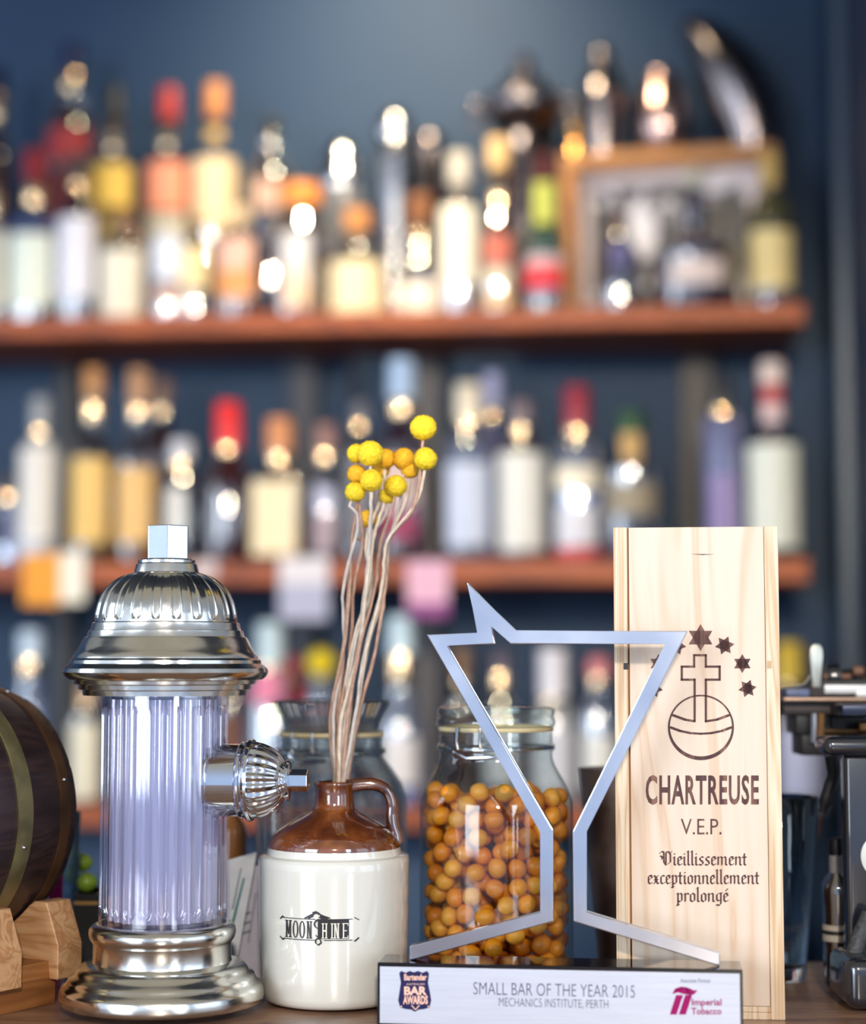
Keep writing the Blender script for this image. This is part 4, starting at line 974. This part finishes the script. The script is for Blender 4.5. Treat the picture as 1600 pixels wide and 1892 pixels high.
def black(word, x0, x1, ybase, xh):
    tot = sum(BL[c][0] for c in word) - 0.12
    sx = (x1 - x0)/tot; out_ = []; x = x0
    for c in word:
        w, st = BL[c]
        for p in nib(st, 0.185, 0.05, math.radians(38)):
            out_.append([(x + (a + 0.05)*sx, ybase - b*xh) for a, b in p])
        x += w*sx
    return out_
bl_txt = black('Vieillissement', 1222, 1379, 1599, 16.5) + black('exceptionnellement', 1196, 1402, 1633.5, 16.5) + black('prolongq', 1250, 1345, 1666.5, 16.5)
mk('lettering', decal(bl_txt, lidmap), plain('burned_brown_fine', (92, 56, 54), 0.7), wbox, smooth=False, label='blackletter burned words')
mk('finger_notch', decal([[(1276, 1023.4), (1321, 1023.8), (1298, 1025.4)]], lidmap), m_burn, wbox, smooth=False)
mk('dowel_hole', decal([[(1152, 1225), (1161, 1225), (1161, 1237), (1152, 1237)]], edgemap), m_ink, wbox, smooth=False)
mk('dowel_hole', decal([[(1417, 1221), (1425.5, 1221), (1425.5, 1235), (1417, 1235)]], edgemap), plain('notch_wood', (206, 172, 132), 0.6), wbox, smooth=False)

# ------------------------------------------------------------------ glass storage jars
m_jar = shell_glass('clear_jar_glass', (232, 238, 236), 1.1)
m_jar2 = shell_glass('dusty_jar_glass', (206, 212, 212), 1.3, haze=0.10)
m_wire = plain('steel_wire', (190, 192, 196), 0.2, 1.0)
m_seal = plain('yellowed_rubber', (222, 204, 160), 0.5)
def kilner(px, Y, rows, mat, label, lid_rows, seal_y, neck_hw, hollow=False):
    root = thing('glass_storage_jar', label, 'jar', base_pt(px, Y, 1650))
    P = prof_at(rows, px, Y)
    if hollow: P = P + [(max(0, r - 0.0022), z + (0.003 if z < 0.004 else 0)) for r, z in P[::-1]]
    mk('body', lathe(P, 64), mat, root, angle=50)
    mk('lid', lathe(prof_at(lid_rows, px, Y), 64), mat, root, angle=50)
    a, b = prof_at([(neck_hw, seal_y)], px, Y)[0]
    mk('seal', lathe([(a - 0.002, b - 0.002), (a + 0.0012, b - 0.0015), (a + 0.0018, b), (a + 0.0012, b + 0.0015), (a - 0.002, b + 0.002), (a - 0.002, b - 0.002)], 64), m_seal, root)
    z0 = b - 0.014
    bm = tube([((a + 0.001)*math.cos(t*PI/24), (a + 0.001)*math.sin(t*PI/24), z0) for t in range(49)], 0.0012, 6)
    for s in (-0.5, 0.5):
        ph = -PI/2 + s*0.42 - 0.5
        c_, s_ = math.cos(ph)*(a + 0.003), math.sin(ph)*(a + 0.003)
        tube([(c_, s_, z0), (c_*1.04, s_*1.04, z0 + 0.006), (c_*1.02, s_*1.02, z0 + 0.016)], 0.0012, 6, bm)
    lo = -PI/2 - 0.5
    tube([(math.cos(lo - 0.3)*(a + 0.003), math.sin(lo - 0.3)*(a + 0.003), z0 - 0.002), (math.cos(lo)*(a + 0.006), math.sin(lo)*(a + 0.006), z0 - 0.006), (math.cos(lo + 0.45)*(a + 0.004), math.sin(lo + 0.45)*(a + 0.004), z0 - 0.005)], 0.0014, 6, bm)
    mk('wire_clamp', bm, m_wire, root)
    return root
QY, QX = 1.402, 917
kq = mpp(1600, QY); RQ = 140*kq
zfloor = 0.0035
jar_rows = [(0, 1811), (126, 1811), (136, 1807), (141, 1798), (142, 1780), (142, 1500), (140, 1478), (132, 1456), (119, 1432), (109, 1414), (104, 1400), (104, 1388), (109, 1384), (109, 1376), (104, 1372), (104, 1350), (100, 1348)]
jar = kilner(QX, QY, jar_rows, m_jar, 'lidded glass jar filled with orange balls', [(104, 1343), (108, 1341), (110, 1334), (108, 1327), (106, 1324), (108, 1318), (108, 1309), (100, 1305), (60, 1304), (0, 1304)], 1346, 102)
# orange coated balls, packed shell by shell
BALLR = 0.0070
m_ball = [plain('orange_coating', (240, 150, 30), 0.42, var=0.10, scale=160, bump=0.25, bscale=260), plain('orange_coating_pale', (244, 166, 56), 0.45, var=0.10, scale=160, bump=0.25, bscale=260), plain('orange_coating_deep', (232, 134, 24), 0.4, var=0.10, scale=160, bump=0.25, bscale=260)]
ball_me = []
for v_ in range(6):
    bm = bmesh.new(); bmesh.ops.create_icosphere(bm, subdivisions=3, radius=BALLR)
    rnd = random.Random(40 + v_); ax = Vector((rnd.uniform(-1, 1), rnd.uniform(-1, 1), rnd.uniform(-1, 1))).normalized()
    for v in bm.verts:
        n_ = v.co.normalized(); v.co *= 0.985 + 0.10*(n_.dot(ax)**2 - 0.3) + 0.015*math.sin(9*n_.x + 5*n_.z + v_)
    for f in bm.faces: f.smooth = True
    me = bpy.data.meshes.new('snack_ball'); bm.to_mesh(me); bm.free(); me.materials.append(m_ball[v_ % 3]); ball_me.append(me)
ztop = zat(1462, QY) - COUNTER
rnd = random.Random(3)
balls = []
def try_add(x, y, z, rmax):
    if math.hypot(x, y) > rmax or z < zfloor + BALLR: return False
    for b in balls:
        if (b[0]-x)**2 + (b[1]-y)**2 + (b[2]-z)**2 < (1.93*BALLR)**2: return False
    balls.append((x, y, z)); return True
RW = 139*kq - 0.0012
z = zfloor + BALLR*1.02
layers = 0
while z < ztop:
    for shell in range(3):
        rs = RW - BALLR*1.03 - shell*BALLR*1.85
        n = int(2*PI*rs/(2.03*BALLR)); off = rnd.uniform(0, 2*PI)
        for q in range(n):
            th = off + 2*PI*q/n
            zz_ = z + rnd.uniform(-0.0030, 0.0030)
            rj = rs - rnd.uniform(0, 0.0012)
            for tr_ in range(14):
                th2 = th + rnd.uniform(-0.09, 0.09)
                if try_add(rj*math.cos(th2), rj*math.sin(th2), zz_ + rnd.uniform(-.0022, .0030), RW - BALLR): break
    z += BALLR*1.66
for q in range(3000):                               # fill the gaps that are left near the wall
    th = rnd.uniform(PI, 2*PI); rs = RW - BALLR*1.02 - rnd.uniform(0, 0.014)
    try_add(rs*math.cos(th), rs*math.sin(th), rnd.uniform(zfloor + BALLR, ztop + 0.003), RW - BALLR)
jx, jy, jz = jar.location
def seen(b): return b[1] < 0.012 and math.hypot(b[0], b[1]) > RW - 3.6*BALLR
front = sorted([b for b in balls if seen(b)], key=lambda b: b[1] - 0.3*math.hypot(b[0], b[1]))
shown, rest = front[:300], front[300:] + [b for b in balls if not seen(b)]
for q, b in enumerate(shown):
    o = bpy.data.objects.new('snack_ball', ball_me[q % 6]); COL.objects.link(o)
    o.location = (jx + b[0], jy + b[1], jz + b[2]); o.rotation_euler = (rnd.uniform(0, 6), rnd.uniform(0, 6), rnd.uniform(0, 6))
    props(o, 'round orange coated snack ball packed inside the lidded glass jar', 'snack', 'orange balls in the jar')
bm = bmesh.new()
for b in rest:
    bmesh.ops.create_icosphere(bm, subdivisions=2, radius=BALLR*0.98, matrix=Matrix.Translation(b))
o = mk('snack_filling', bm, m_ball[2]); o.location = jar.location
props(o, 'mass of orange balls deeper inside the glass jar', 'snack', None, 'stuff')

EY, EX = 1.466, 612
kilner(EX, EY, [(0, 1792), (120, 1792), (134, 1788), (140, 1776), (140, 1500), (139, 1470), (130, 1446), (112, 1420), (99, 1402), (95, 1394), (101, 1391), (101, 1383), (95, 1380), (95, 1362), (92, 1360)], true_glass('thick_clear_glass', (244, 248, 248), 0.5, (236, 240, 240), 1.46),
       'empty glass jar with flared stopper, behind the stoneware jug', [(93, 1352), (94, 1349), (88, 1347), (96, 1325), (108, 1302), (110, 1297), (107, 1294), (104, 1298), (80, 1345), (0, 1347)], 1356, 94, True)

# ------------------------------------------------------------------ barrel on its cradle
PHI = math.radians(58)
EB = at(-20, 1490, 1.41)                            # middle of the far head
ax = Vector((math.cos(PHI), math.sin(PHI), 0))
HL = 0.102
cen = EB - ax*HL
RCZ = cen.z - COUNTER
cradle = thing('barrel_cradle', 'light wooden cradle under the small dark barrel', 'stand', (cen.x, cen.y, COUNTER), PHI)
barrel = thing('oak_barrel', 'small dark stained barrel with metal hoops lying on the cradle', 'barrel', (cen.x, cen.y, COUNTER), PHI)
def rb(s): return 0.0990 - 0.0100*(s/HL)**2
m_stave = wood('dark_stained_stave', (62, 42, 38), (50, 33, 31), (38, 25, 25), (1.2, 6, 6), 6.0, 0.42, 0.15, 0.25, 0.4)
BXM = Matrix.Translation((0, 0, RCZ)) @ Matrix.Rotation(PI/2, 4, 'Y')
NS = 16
def stave_mod(t, k, r):
    u = abs(((t/(2*PI))*NS) % 1.0 - 0.5)
    return r - (0.0006 if u > 0.485 else 0)
ss = [-HL + 2*HL*i/36 for i in range(37)]
pr = [(0, ss[0] + 0.008), (rb(ss[0]) - 0.008, ss[0] + 0.008), (rb(ss[0]) - 0.006, ss[0])] + [(rb(s), s) for s in ss] + [(rb(ss[-1]) - 0.006, ss[-1]), (rb(ss[-1]) - 0.008, ss[-1] - 0.008), (0, ss[-1] - 0.008)]
mk('staves', lathe(pr, NS*14, M=BXM, mod=stave_mod), m_stave, barrel, angle=40)
m_brass = plain('tarnished_brass_hoop', (158, 146, 102), 0.40, 0.85, var=0.16, scale=50, rvar=0.2, bump=0.1, bscale=200)
m_copper = plain('dark_copper_hoop', (120, 86, 58), 0.36, 0.8, var=0.3, scale=40, rvar=0.2, bump=0.1, bscale=200)
def hoop(s0, s1, mm, lab):
    n = 6; o_ = [(rb(s0 + (s1-s0)*i/n) + 0.0013, s0 + (s1-s0)*i/n) for i in range(n+1)]; i_ = [(r - 0.0016, s) for r, s in o_]
    return mk('hoop', lathe([i_[0]] + o_ + i_[::-1], 96, M=BXM), mm, barrel, label=lab)
g = 0.061
hoop(HL - g - 0.0075, HL - g + 0.0075, m_brass, 'brass hoop')
hoop(HL - 0.020, HL - 0.009, m_copper, 'dark copper hoop')
hoop(-HL + g - 0.0075, -HL + g + 0.0075, m_brass, 'brass hoop'); hoop(-HL + 0.009, -HL + 0.020, m_copper, 'dark copper hoop')
bm = bmesh.new()
for s, t in ((HL - g, 100), (HL - g, 62), (HL - g, -12), (HL - 0.0145, 70), (HL - 0.0145, 15)):
    a = math.radians(t); r = rb(s) + 0.0013
    M = Matrix.Translation((s, -r*math.cos(a), RCZ + r*math.sin(a)))
    b2 = bmesh.new(); bmesh.ops.create_uvsphere(b2, u_segments=10, v_segments=6, radius=0.0018, matrix=M); merge(bm, b2)
mk('rivet', bm, m_wire, barrel)['kind'] = 'stuff'
m_cradle = wood('blond_cradle_wood', (220, 172, 124), (208, 156, 108), (186, 130, 84), (24, 3, 24), 2.0, 0.5, 0.0, 0.15, 0.2)
m_beam = wood('honey_beam_wood', (178, 118, 66), (160, 102, 54), (136, 84, 44), (1.2, 8, 8), 4.0, 0.5, 0.0, 0.15, 0.2)
def plate(s):
    R = max(rb(s - 0.013), rb(s + 0.013)) + 0.0019
    hw = 0.0968
    right = [(0.0885, 0.0313), (0.0885, 0.018), (hw, 0.018), (hw, 0.042), (hw - 0.012, 0.072), (hw - 0.024, 0.072)]
    zc = lambda y: RCZ - math.sqrt(max(1e-6, R*R - y*y))
    arcp = [(0.069*math.cos(PI*i/24), zc(0.069*math.cos(PI*i/24))) for i in range(0, 25)]
    full = right + arcp + [(-y, z) for y, z in right[::-1]]
    bm = prism([(y, z) for y, z in full], s - 0.0125, s + 0.0125, 0.0006)
    # prism lies in x-z and is extruded along y; swap so that the profile faces along the barrel axis
    for v in bm.verts: v.co = Vector((v.co.y, v.co.x, v.co.z))
    return bm
for s in (HL - 0.013, HL - 0.0735, -HL + 0.03): mk('support', plate(s), m_cradle, cradle, smooth=False)
for s in (-1, 1): mk('beam', box(-0.115, HL - 0.018, min(s*0.060, s*0.0882), max(s*0.060, s*0.0882), 0, 0.0310, 0.0008), m_beam, cradle, smooth=False)

# ------------------------------------------------------------------ things at the back of the counter
m_tumbler = true_glass('tumbler_glass', (236, 246, 250), 0.12, (220, 232, 238), 1.48)
def tumbler(px, Y, top, base, hw0, hw1, label):
    root = thing('glass_tumbler', label, 'glass', base_pt(px, Y, (top + base)/2), 0)
    zt_ = zat(top, Y) - COUNTER; k_ = mpp(1600, Y); a, b = hw0*k_, hw1*k_
    mk('glass_wall', lathe([(0, 0), (b*0.92, 0), (b, 0.002), (a, zt_ - 0.001), (a - 0.0008, zt_), (a - 0.0022, zt_ - 0.001), (b - 0.003, 0.014), (b*0.5, 0.011), (0, 0.010)], 48), m_tumbler, root, angle=50)
    return root
tumbler(1440, 1.446, 1470, 1812, 73, 46, 'tall clear tumbler between the pine box and the typewriter')
tumbler(116, 1.475, 1500, 1790, 31, 24, 'clear tumbler half hidden behind the barrel rim')
# tin shaker behind the box
TY = 1.445
root = thing('shaker_tin', 'tall dark copper-edged mixing tin half behind the pine box', 'shaker', base_pt(1160, TY, 1600))
mtin = plain('smeared_tin', (158, 138, 126), 0.40, 1.0, var=0.3, scale=22, rvar=0.22, bump=0.05, bscale=80)
mk('body', lathe(prof_at([(0, 1795), (52, 1795), (55, 1788), (88, 1424), (90, 1420), (87, 1420), (54, 1780), (0, 1782)], 1160, TY), 64), mtin, root, angle=50)
root = thing('cork_stopper', 'small pale round stopper at the foot of the copper-edged tin', 'stopper', base_pt(1086, 1.365, 1760))
kc = mpp(1760, 1.365)
mk('knob', lathe([(0, 0), (16*kc, 0), (20*kc, 0.004)] + [(22*kc*math.cos(math.radians(a)), 0.011 + 0.0145*math.sin(math.radians(a))) for a in range(-20, 90, 12)] + [(0, 0.0256)], 32), plain('pale_cork', (226, 190, 146), 0.6, var=0.12, scale=200), root)
# printed cards and menus beside the jug
def leaning(name, label, cat, pts, Y, col, parts=()):
    """thin sheet: four corners in pixels on an upright plane, given a real thickness"""
    c = at(sum(p[0] for p in pts)/len(pts), max(p[1] for p in pts), Y)
    root = thing(name, label, cat, c)
    poly = [((at(px, py, Y) - c).x, (at(px, py, Y) - c).z) for px, py in pts]
    mk('sheet', prism(poly, 0, 0.0012), labmat(col), root, smooth=False)
    for nm, pp, cc in parts:
        mk(nm, prism([((at(px, py, Y) - c).x, (at(px, py, Y) - c).z) for px, py in pp], -0.0004, -0.0001), plain('print_%d_%d_%d' % cc, cc, 0.6), root, smooth=False)
    return root
def low(px, Y):                                     # pixel row where the counter lies at depth Y
    lo_, hi_ = 1600, 2000
    for _ in range(40):
        m_ = (lo_ + hi_)/2
        if zat(m_, Y) > COUNTER: lo_ = m_
        else: hi_ = m_
    return lo_
y1_ = low(430, 1.408)
leaning('folded_menu', 'white folded menu with green stripe leaning beside the hydrant', 'menu', [(404, y1_), (418, 1590), (474, 1574), (468, 1612), (428, y1_)], 1.408, (222, 228, 238), [('stripe', [(421, 1730), (449, 1622), (453, 1622), (427, 1730)], (60, 130, 130)), ('stripe', [(428, 1680), (444, 1604), (447, 1604), (432, 1680)], (140, 150, 170))])
y2_ = low(450, 1.425)
bits = [('print_line', [(447 + q*0.2, 1690 + q*17), (463, 1684 + q*17), (463, 1687 + q*17), (447 + q*0.2, 1693 + q*17)], (70, 66, 84)) for q in range(3)]
bits += [('print_line', [(458, 1742), (472, 1650), (474, 1650), (460, 1742)], (110, 104, 124))]
leaning('printed_card', 'grey printed card standing between hydrant and stoneware jug', 'card', [(412, y2_), (418, 1600), (482, 1600), (482, y2_)], 1.425, (186, 184, 200), bits)
root = thing('amber_bottle', 'small amber bottle behind the folded menu', 'bottle', base_pt(428, 1.50, 1650))
mk('glass_body', lathe(prof_at([(0, 1776), (26, 1776), (27, 1770), (27, 1540), (24, 1524), (12, 1506), (11, 1490), (0, 1490)], 428, 1.50), 28), plain('amber_bottle_coat', (190, 116, 52), 0.2, coat=0.3), root)
mk('cap', lathe(prof_at([(0, 1492), (13, 1492), (13, 1470), (0, 1468)], 428, 1.50), 20), capmat((60, 44, 36)), root)
# fruit caddy
CY = 1.462
p0, p1 = at(136, 1700, CY), at(182, 1700, CY)
root = thing('fruit_caddy', 'black open caddy with gilt line between barrel and hydrant', 'caddy', ((p0.x+p1.x)/2, CY, COUNTER))
hw = (p1.x - p0.x)/2; hz = zat(1652, CY) - COUNTER
m_cad = plain('black_caddy', (20, 20, 22), 0.35)
bm = box(-hw, hw, 0, 0.002, 0, hz); box(-hw, hw, 0.048, 0.05, 0, hz, bm=bm); box(-hw, -hw + 0.002, 0.002, 0.048, 0, hz, bm=bm); box(hw - 0.002, hw, 0.002, 0.048, 0, hz, bm=bm); box(-hw + .002, hw - .002, 0.002, 0.048, hz - 0.012, hz - 0.010, bm=bm)
mk('tray', bm, m_cad, root, smooth=False)
mk('gilt_line', box(-hw, hw, -0.0006, -0.0001, zat(1671, CY) - COUNTER, zat(1666, CY) - COUNTER), plain('gilt', (190, 150, 90), 0.35, 0.6), root, smooth=False)
m_lime = plain('lime_peel', (120, 150, 46), 0.4, var=0.2, scale=120, bump=0.2, bscale=300)
for q, (px, py, dy, rp, lab) in enumerate(((152, 1594, 0.030, 17, 'lime on top of the pile in the black caddy'), (160, 1630, 0.016, 18, 'lime at the front of the black caddy'), (141, 1630, 0.036, 17, 'darker lime deep in the black caddy near the barrel'))):
    Y = CY + dy; c = at(px, py, Y); r = rp*mpp(py, Y)
    root2 = thing('lime', lab, 'lime', c, 0, 'limes in the caddy')
    bm = bmesh.new(); bmesh.ops.create_uvsphere(bm, u_segments=24, v_segments=16, radius=r)
    for v in bm.verts: v.co.x *= 1 + 0.16*abs(v.co.x/r)**3
    mk('fruit', bm, m_lime, root2)
    mk('stem_end', lathe([(0, r*1.00), (r*0.10, r*0.985), (0, r*1.06)], 8, M=Matrix.Rotation(PI/2, 4, 'Y')), plain('lime_stem', (150, 140, 80), 0.6), root2)
CYc = 1.452
pk0 = at(103, 1630, CYc)
root = thing('pink_card', 'bright magenta card peeping out beside the barrel', 'card', (pk0.x, CYc, COUNTER))
mk('sheet', box(-0.0055, 0.0055, 0, 0.0015, 0, zat(1612, CYc) - COUNTER), plain('magenta_paper', (206, 30, 132), 0.6), root, smooth=False)
# small whisky bottle
WY = 1.412
root = thing('whisky_bottle', 'miniature dark amber bottle between tumbler and typewriter', 'bottle', base_pt(1548, WY, 1700))
WP = lambda rows: prof_at(rows, 1548, WY)
wb = [(0, 1806), (24, 1806), (28, 1803), (28, 1670), (30, 1650), (29, 1636), (22, 1622), (14, 1612), (13, 1600), (13, 1578), (0, 1578)]
mk('glass_body', lathe(WP(wb), 40), m_glass['brown'], root)
mk('liquid', lathe(WP([(0, 1800), (25, 1800), (25.5, 1672), (27, 1650), (26, 1640), (0, 1640)]), 40), liquid_mat('dark_whisky', (120, 58, 14), 0.6), root)
mk('cap', lathe(WP([(14, 1579), (14.5, 1576), (14.5, 1552), (12, 1548), (0, 1548)]), 28), capmat((22, 22, 26)), root)
for y0, y1, rr, col, nm in ((1707, 1717, 28, (206, 198, 186), 'label_band'), (1718, 1724, 28, (34, 36, 36), 'label_band'), (1725, 1737, 28, (206, 198, 186), 'label_band')):
    mk(nm, curved_label(rr*mpp(1700, WY), zat(y1, WY) - COUNTER, zat(y0, WY) - COUNTER, 1.5), labmat(col), root)
mk('neck_label_or_lit_patch', curved_label(13.4*mpp(1600, WY), zat(1612, WY) - COUNTER, zat(1580, WY) - COUNTER, 1.5), labmat((150, 148, 152)), root)

# ------------------------------------------------------------------ typewriter
m_enamel = plain('black_enamel', (26, 28, 36), 0.22, coat=0.6, var=0.1, scale=30, bump=0.02, bscale=200)
m_iron = plain('dusty_iron', (64, 58, 58), 0.45, 0.8, var=0.3, scale=40, rvar=0.2)
m_nick = plain('nickel', (206, 206, 206), 0.25, 1.0, var=0.06)
m_scale = plain('white_scale', (226, 228, 228), 0.35, 0.2)
tw = thing('typewriter', 'old black typewriter with silver carriage scale beside the pine box', 'typewriter', base_pt(1690, 1.40, 1700))
T0 = tw.location.copy()
def tb(name, px0, px1, y0, y1, Y0, Y1, mat, bev=0.0, lab=None, parent=None, seg=3):
    a, b = at(px0, y1, Y0), at(px1, y0, Y0)
    z0 = max(a.z, COUNTER) - T0.z
    return mk(name, box(a.x - T0.x, b.x - T0.x, Y0 - T0.y, Y1 - T0.y, z0, b.z - T0.z, bev, seg=seg), mat, parent or tw, smooth=bev > 0, label=lab, angle=30)
tb('foot', 1566, 1720, 1772, 1868, 1.305, 1.370, m_enamel, 0.009, seg=5)
tb('base_plate', 1560, 1940, 1830, 1880, 1.372, 1.44, m_iron, 0.004)
bm = tube([at(1572, 1790, 1.335) - T0, at(1584, 1740, 1.340) - T0, at(1606, 1690, 1.345) - T0], [0.006, 0.0062, 0.006], 12)
mk('front_strut', bm, plain('crackle_iron', (58, 58, 60), 0.6, var=0.5, scale=300, bump=0.5, bscale=400), tw)
tb('front_panel', 1567, 1830, 1392, 1760, 1.358, 1.376, m_enamel, 0.0045, seg=4)
tb('side_panel', 1572, 1588, 1396, 1815, 1.377, 1.40, m_enamel, 0.003)
tb('top_cover', 1525, 1850, 1361, 1396, 1.342, 1.385, m_enamel, 0.006, seg=4)
bm = lathe([(0, 0), (0.0125, 0), (0.0128, 0.0006), (0.0118, 0.0012), (0, 0.0014)], 48)
bm.transform(Matrix.Translation(at(1621, 1582, 1.3575) - T0) @ Matrix.Rotation(PI/2, 4, 'X') @ Matrix.Diagonal((0.95, 1.15, 1, 1)))
mk('badge', bm, plain('ivory_badge', (222, 220, 214), 0.4), tw, label='round ivory badge')
tb('carriage_rail', 1448, 1900, 1289, 1296, 1.440, 1.500, plain('tan_rail', (150, 124, 106), 0.35, 0.7, var=0.2), 0.0005)
tb('carriage_rail', 1448, 1900, 1305, 1321, 1.445, 1.490, m_iron, 0.0006)
tb('carriage_rail', 1449, 1900, 1296, 1306, 1.452, 1.486, m_post)
tb('margin_block', 1556, 1880, 1302, 1323, 1.400, 1.438, plain('blue_black_steel', (44, 50, 68), 0.3, 0.7), 0.001)
tb('scale_bar', 1514, 1850, 1258, 1289, 1.462, 1.470, m_post, 0.0004)
tb('scale_bar', 1516, 1850, 1266, 1281, 1.4595, 1.4618, m_scale, 0.0002)
tb('scale_bar', 1513, 1517, 1262, 1289, 1.458, 1.4618, m_scale, 0.0002)
tb('scale_bar', 1582, 1700, 1277, 1287, 1.457, 1.4592, m_scale, 0.0002)
bm = bmesh.new()
for q in range(13):
    a = at(1519 + q*4.9, 1288, 1.4600); b = at(1521.6 + q*4.9, 1282, 1.4600)
    box(a.x - T0.x, b.x - T0.x, 1.4598 - T0.y, 1.4616 - T0.y, a.z - T0.z, b.z - T0.z, bm=bm)
mk('scale_teeth', bm, m_iron, tw, smooth=False)['kind'] = 'stuff'
a, b = at(1535, 1252, 1.50), at(1900, 1252, 1.50)
bm = lathe([(0, 0), (0.013, 0), (0.013, b.x - a.x), (0, b.x - a.x)], 32); bm.transform(Matrix.Translation(at(1535, 1266, 1.498) - T0) @ Matrix.Rotation(PI/2, 4, 'Y'))
mk('platen', bm, plain('platen_rubber', (30, 28, 30), 0.5), tw)
bm = lathe([(0, 0), (0.010, 0), (0.011, 0.002), (0.011, 0.010), (0.008, 0.012), (0, 0.012)], 24); bm.transform(Matrix.Translation(at(1525, 1250, 1.485) - T0) @ Matrix.Rotation(PI/2, 4, 'Y'))
mk('platen_knob', bm, m_enamel, tw)
# spoon-shaped release lever
lev = [(1501, 1270), (1500, 1240), (1497, 1212), (1497, 1200), (1501, 1192), (1508, 1190), (1516, 1192), (1520, 1200), (1520, 1212), (1518, 1235), (1516, 1270)]
bm = prism([((at(x, y, 1.450) - T0).x, (at(x, y, 1.450) - T0).z) for x, y in lev], 1.450 - T0.y, 1.4525 - T0.y, 0.0006, 2)
mk('release_lever', bm, plain('ivory_steel', (196, 196, 184), 0.35, 0.4, var=0.08), tw, label='pale spoon-shaped lever')
tb('lever_mount', 1497, 1524, 1262, 1290, 1.4535, 1.4585, m_iron, 0.0006)
mk('paper_finger', tube(spline([at(1448, 1271, 1.452) - T0, at(1466, 1269, 1.452) - T0, at(1484, 1265, 1.452) - T0, at(1493, 1256, 1.452) - T0, at(1497, 1248, 1.452) - T0], 4), 0.0011, 8), m_nick, tw)
tb('carriage_end', 1452, 1500, 1272, 1290, 1.455, 1.49, plain('slate_steel', (86, 94, 118), 0.4, 0.5), 0.001)
tb('carriage_trunk', 1471, 1502, 1321, 1357, 1.448, 1.488, m_post, 0.001)
tb('carriage_trunk', 1481, 1526, 1357, 1396, 1.448, 1.488, m_post, 0.001)
mk('tension_rod', tube([at(1500, 1351, 1.445) - T0, at(1900, 1351, 1.445) - T0], 0.0016, 8), plain('brass_rod', (150, 120, 84), 0.35, 0.9), tw)
mk('escapement_screw', tube([at(1503, 1318, 1.442) - T0, at(1503, 1372, 1.442) - T0], 0.0022, 8), m_nick, tw)
mk('escapement_screw', tube([at(1517, 1318, 1.442) - T0, at(1514, 1364, 1.442) - T0], 0.0030, 8), plain('aged_brass', (150, 112, 70), 0.35, 0.9), tw)
tb('carriage_link', 1535, 1600, 1323, 1361, 1.455, 1.50, m_post, 0.001)
tb('spring_link', 1589, 1640, 1334, 1352, 1.436, 1.444, plain('aged_brass', (150, 112, 70), 0.35, 0.9), 0.0015)
mk('return_arm', tube(spline([at(1536, 1396, 1.43) - T0, at(1540, 1430, 1.43) - T0, at(1530, 1460, 1.43) - T0, at(1518, 1500, 1.43) - T0], 4), [0.006]*4 + [0.0055]*4 + [0.005]*3 + [0.003]*2, 10), m_post, tw)
for q, (px, py, rp) in enumerate(((1531, 1250, 6), (1545, 1247, 7), (1562, 1250, 6), (1585, 1240, 9))):
    c = at(px, py, 1.478) - T0; r_ = rp*0.00043
    mk('rubber_roller', lathe([(0, -0.004), (r_, -0.004), (r_*1.1, 0), (r_, 0.004), (0, 0.004)], 14, M=Matrix.Translation(c) @ Matrix.Rotation(PI/2, 4, 'Y')), plain('aged_roller', (128, 88, 66), 0.5, var=0.2), tw)
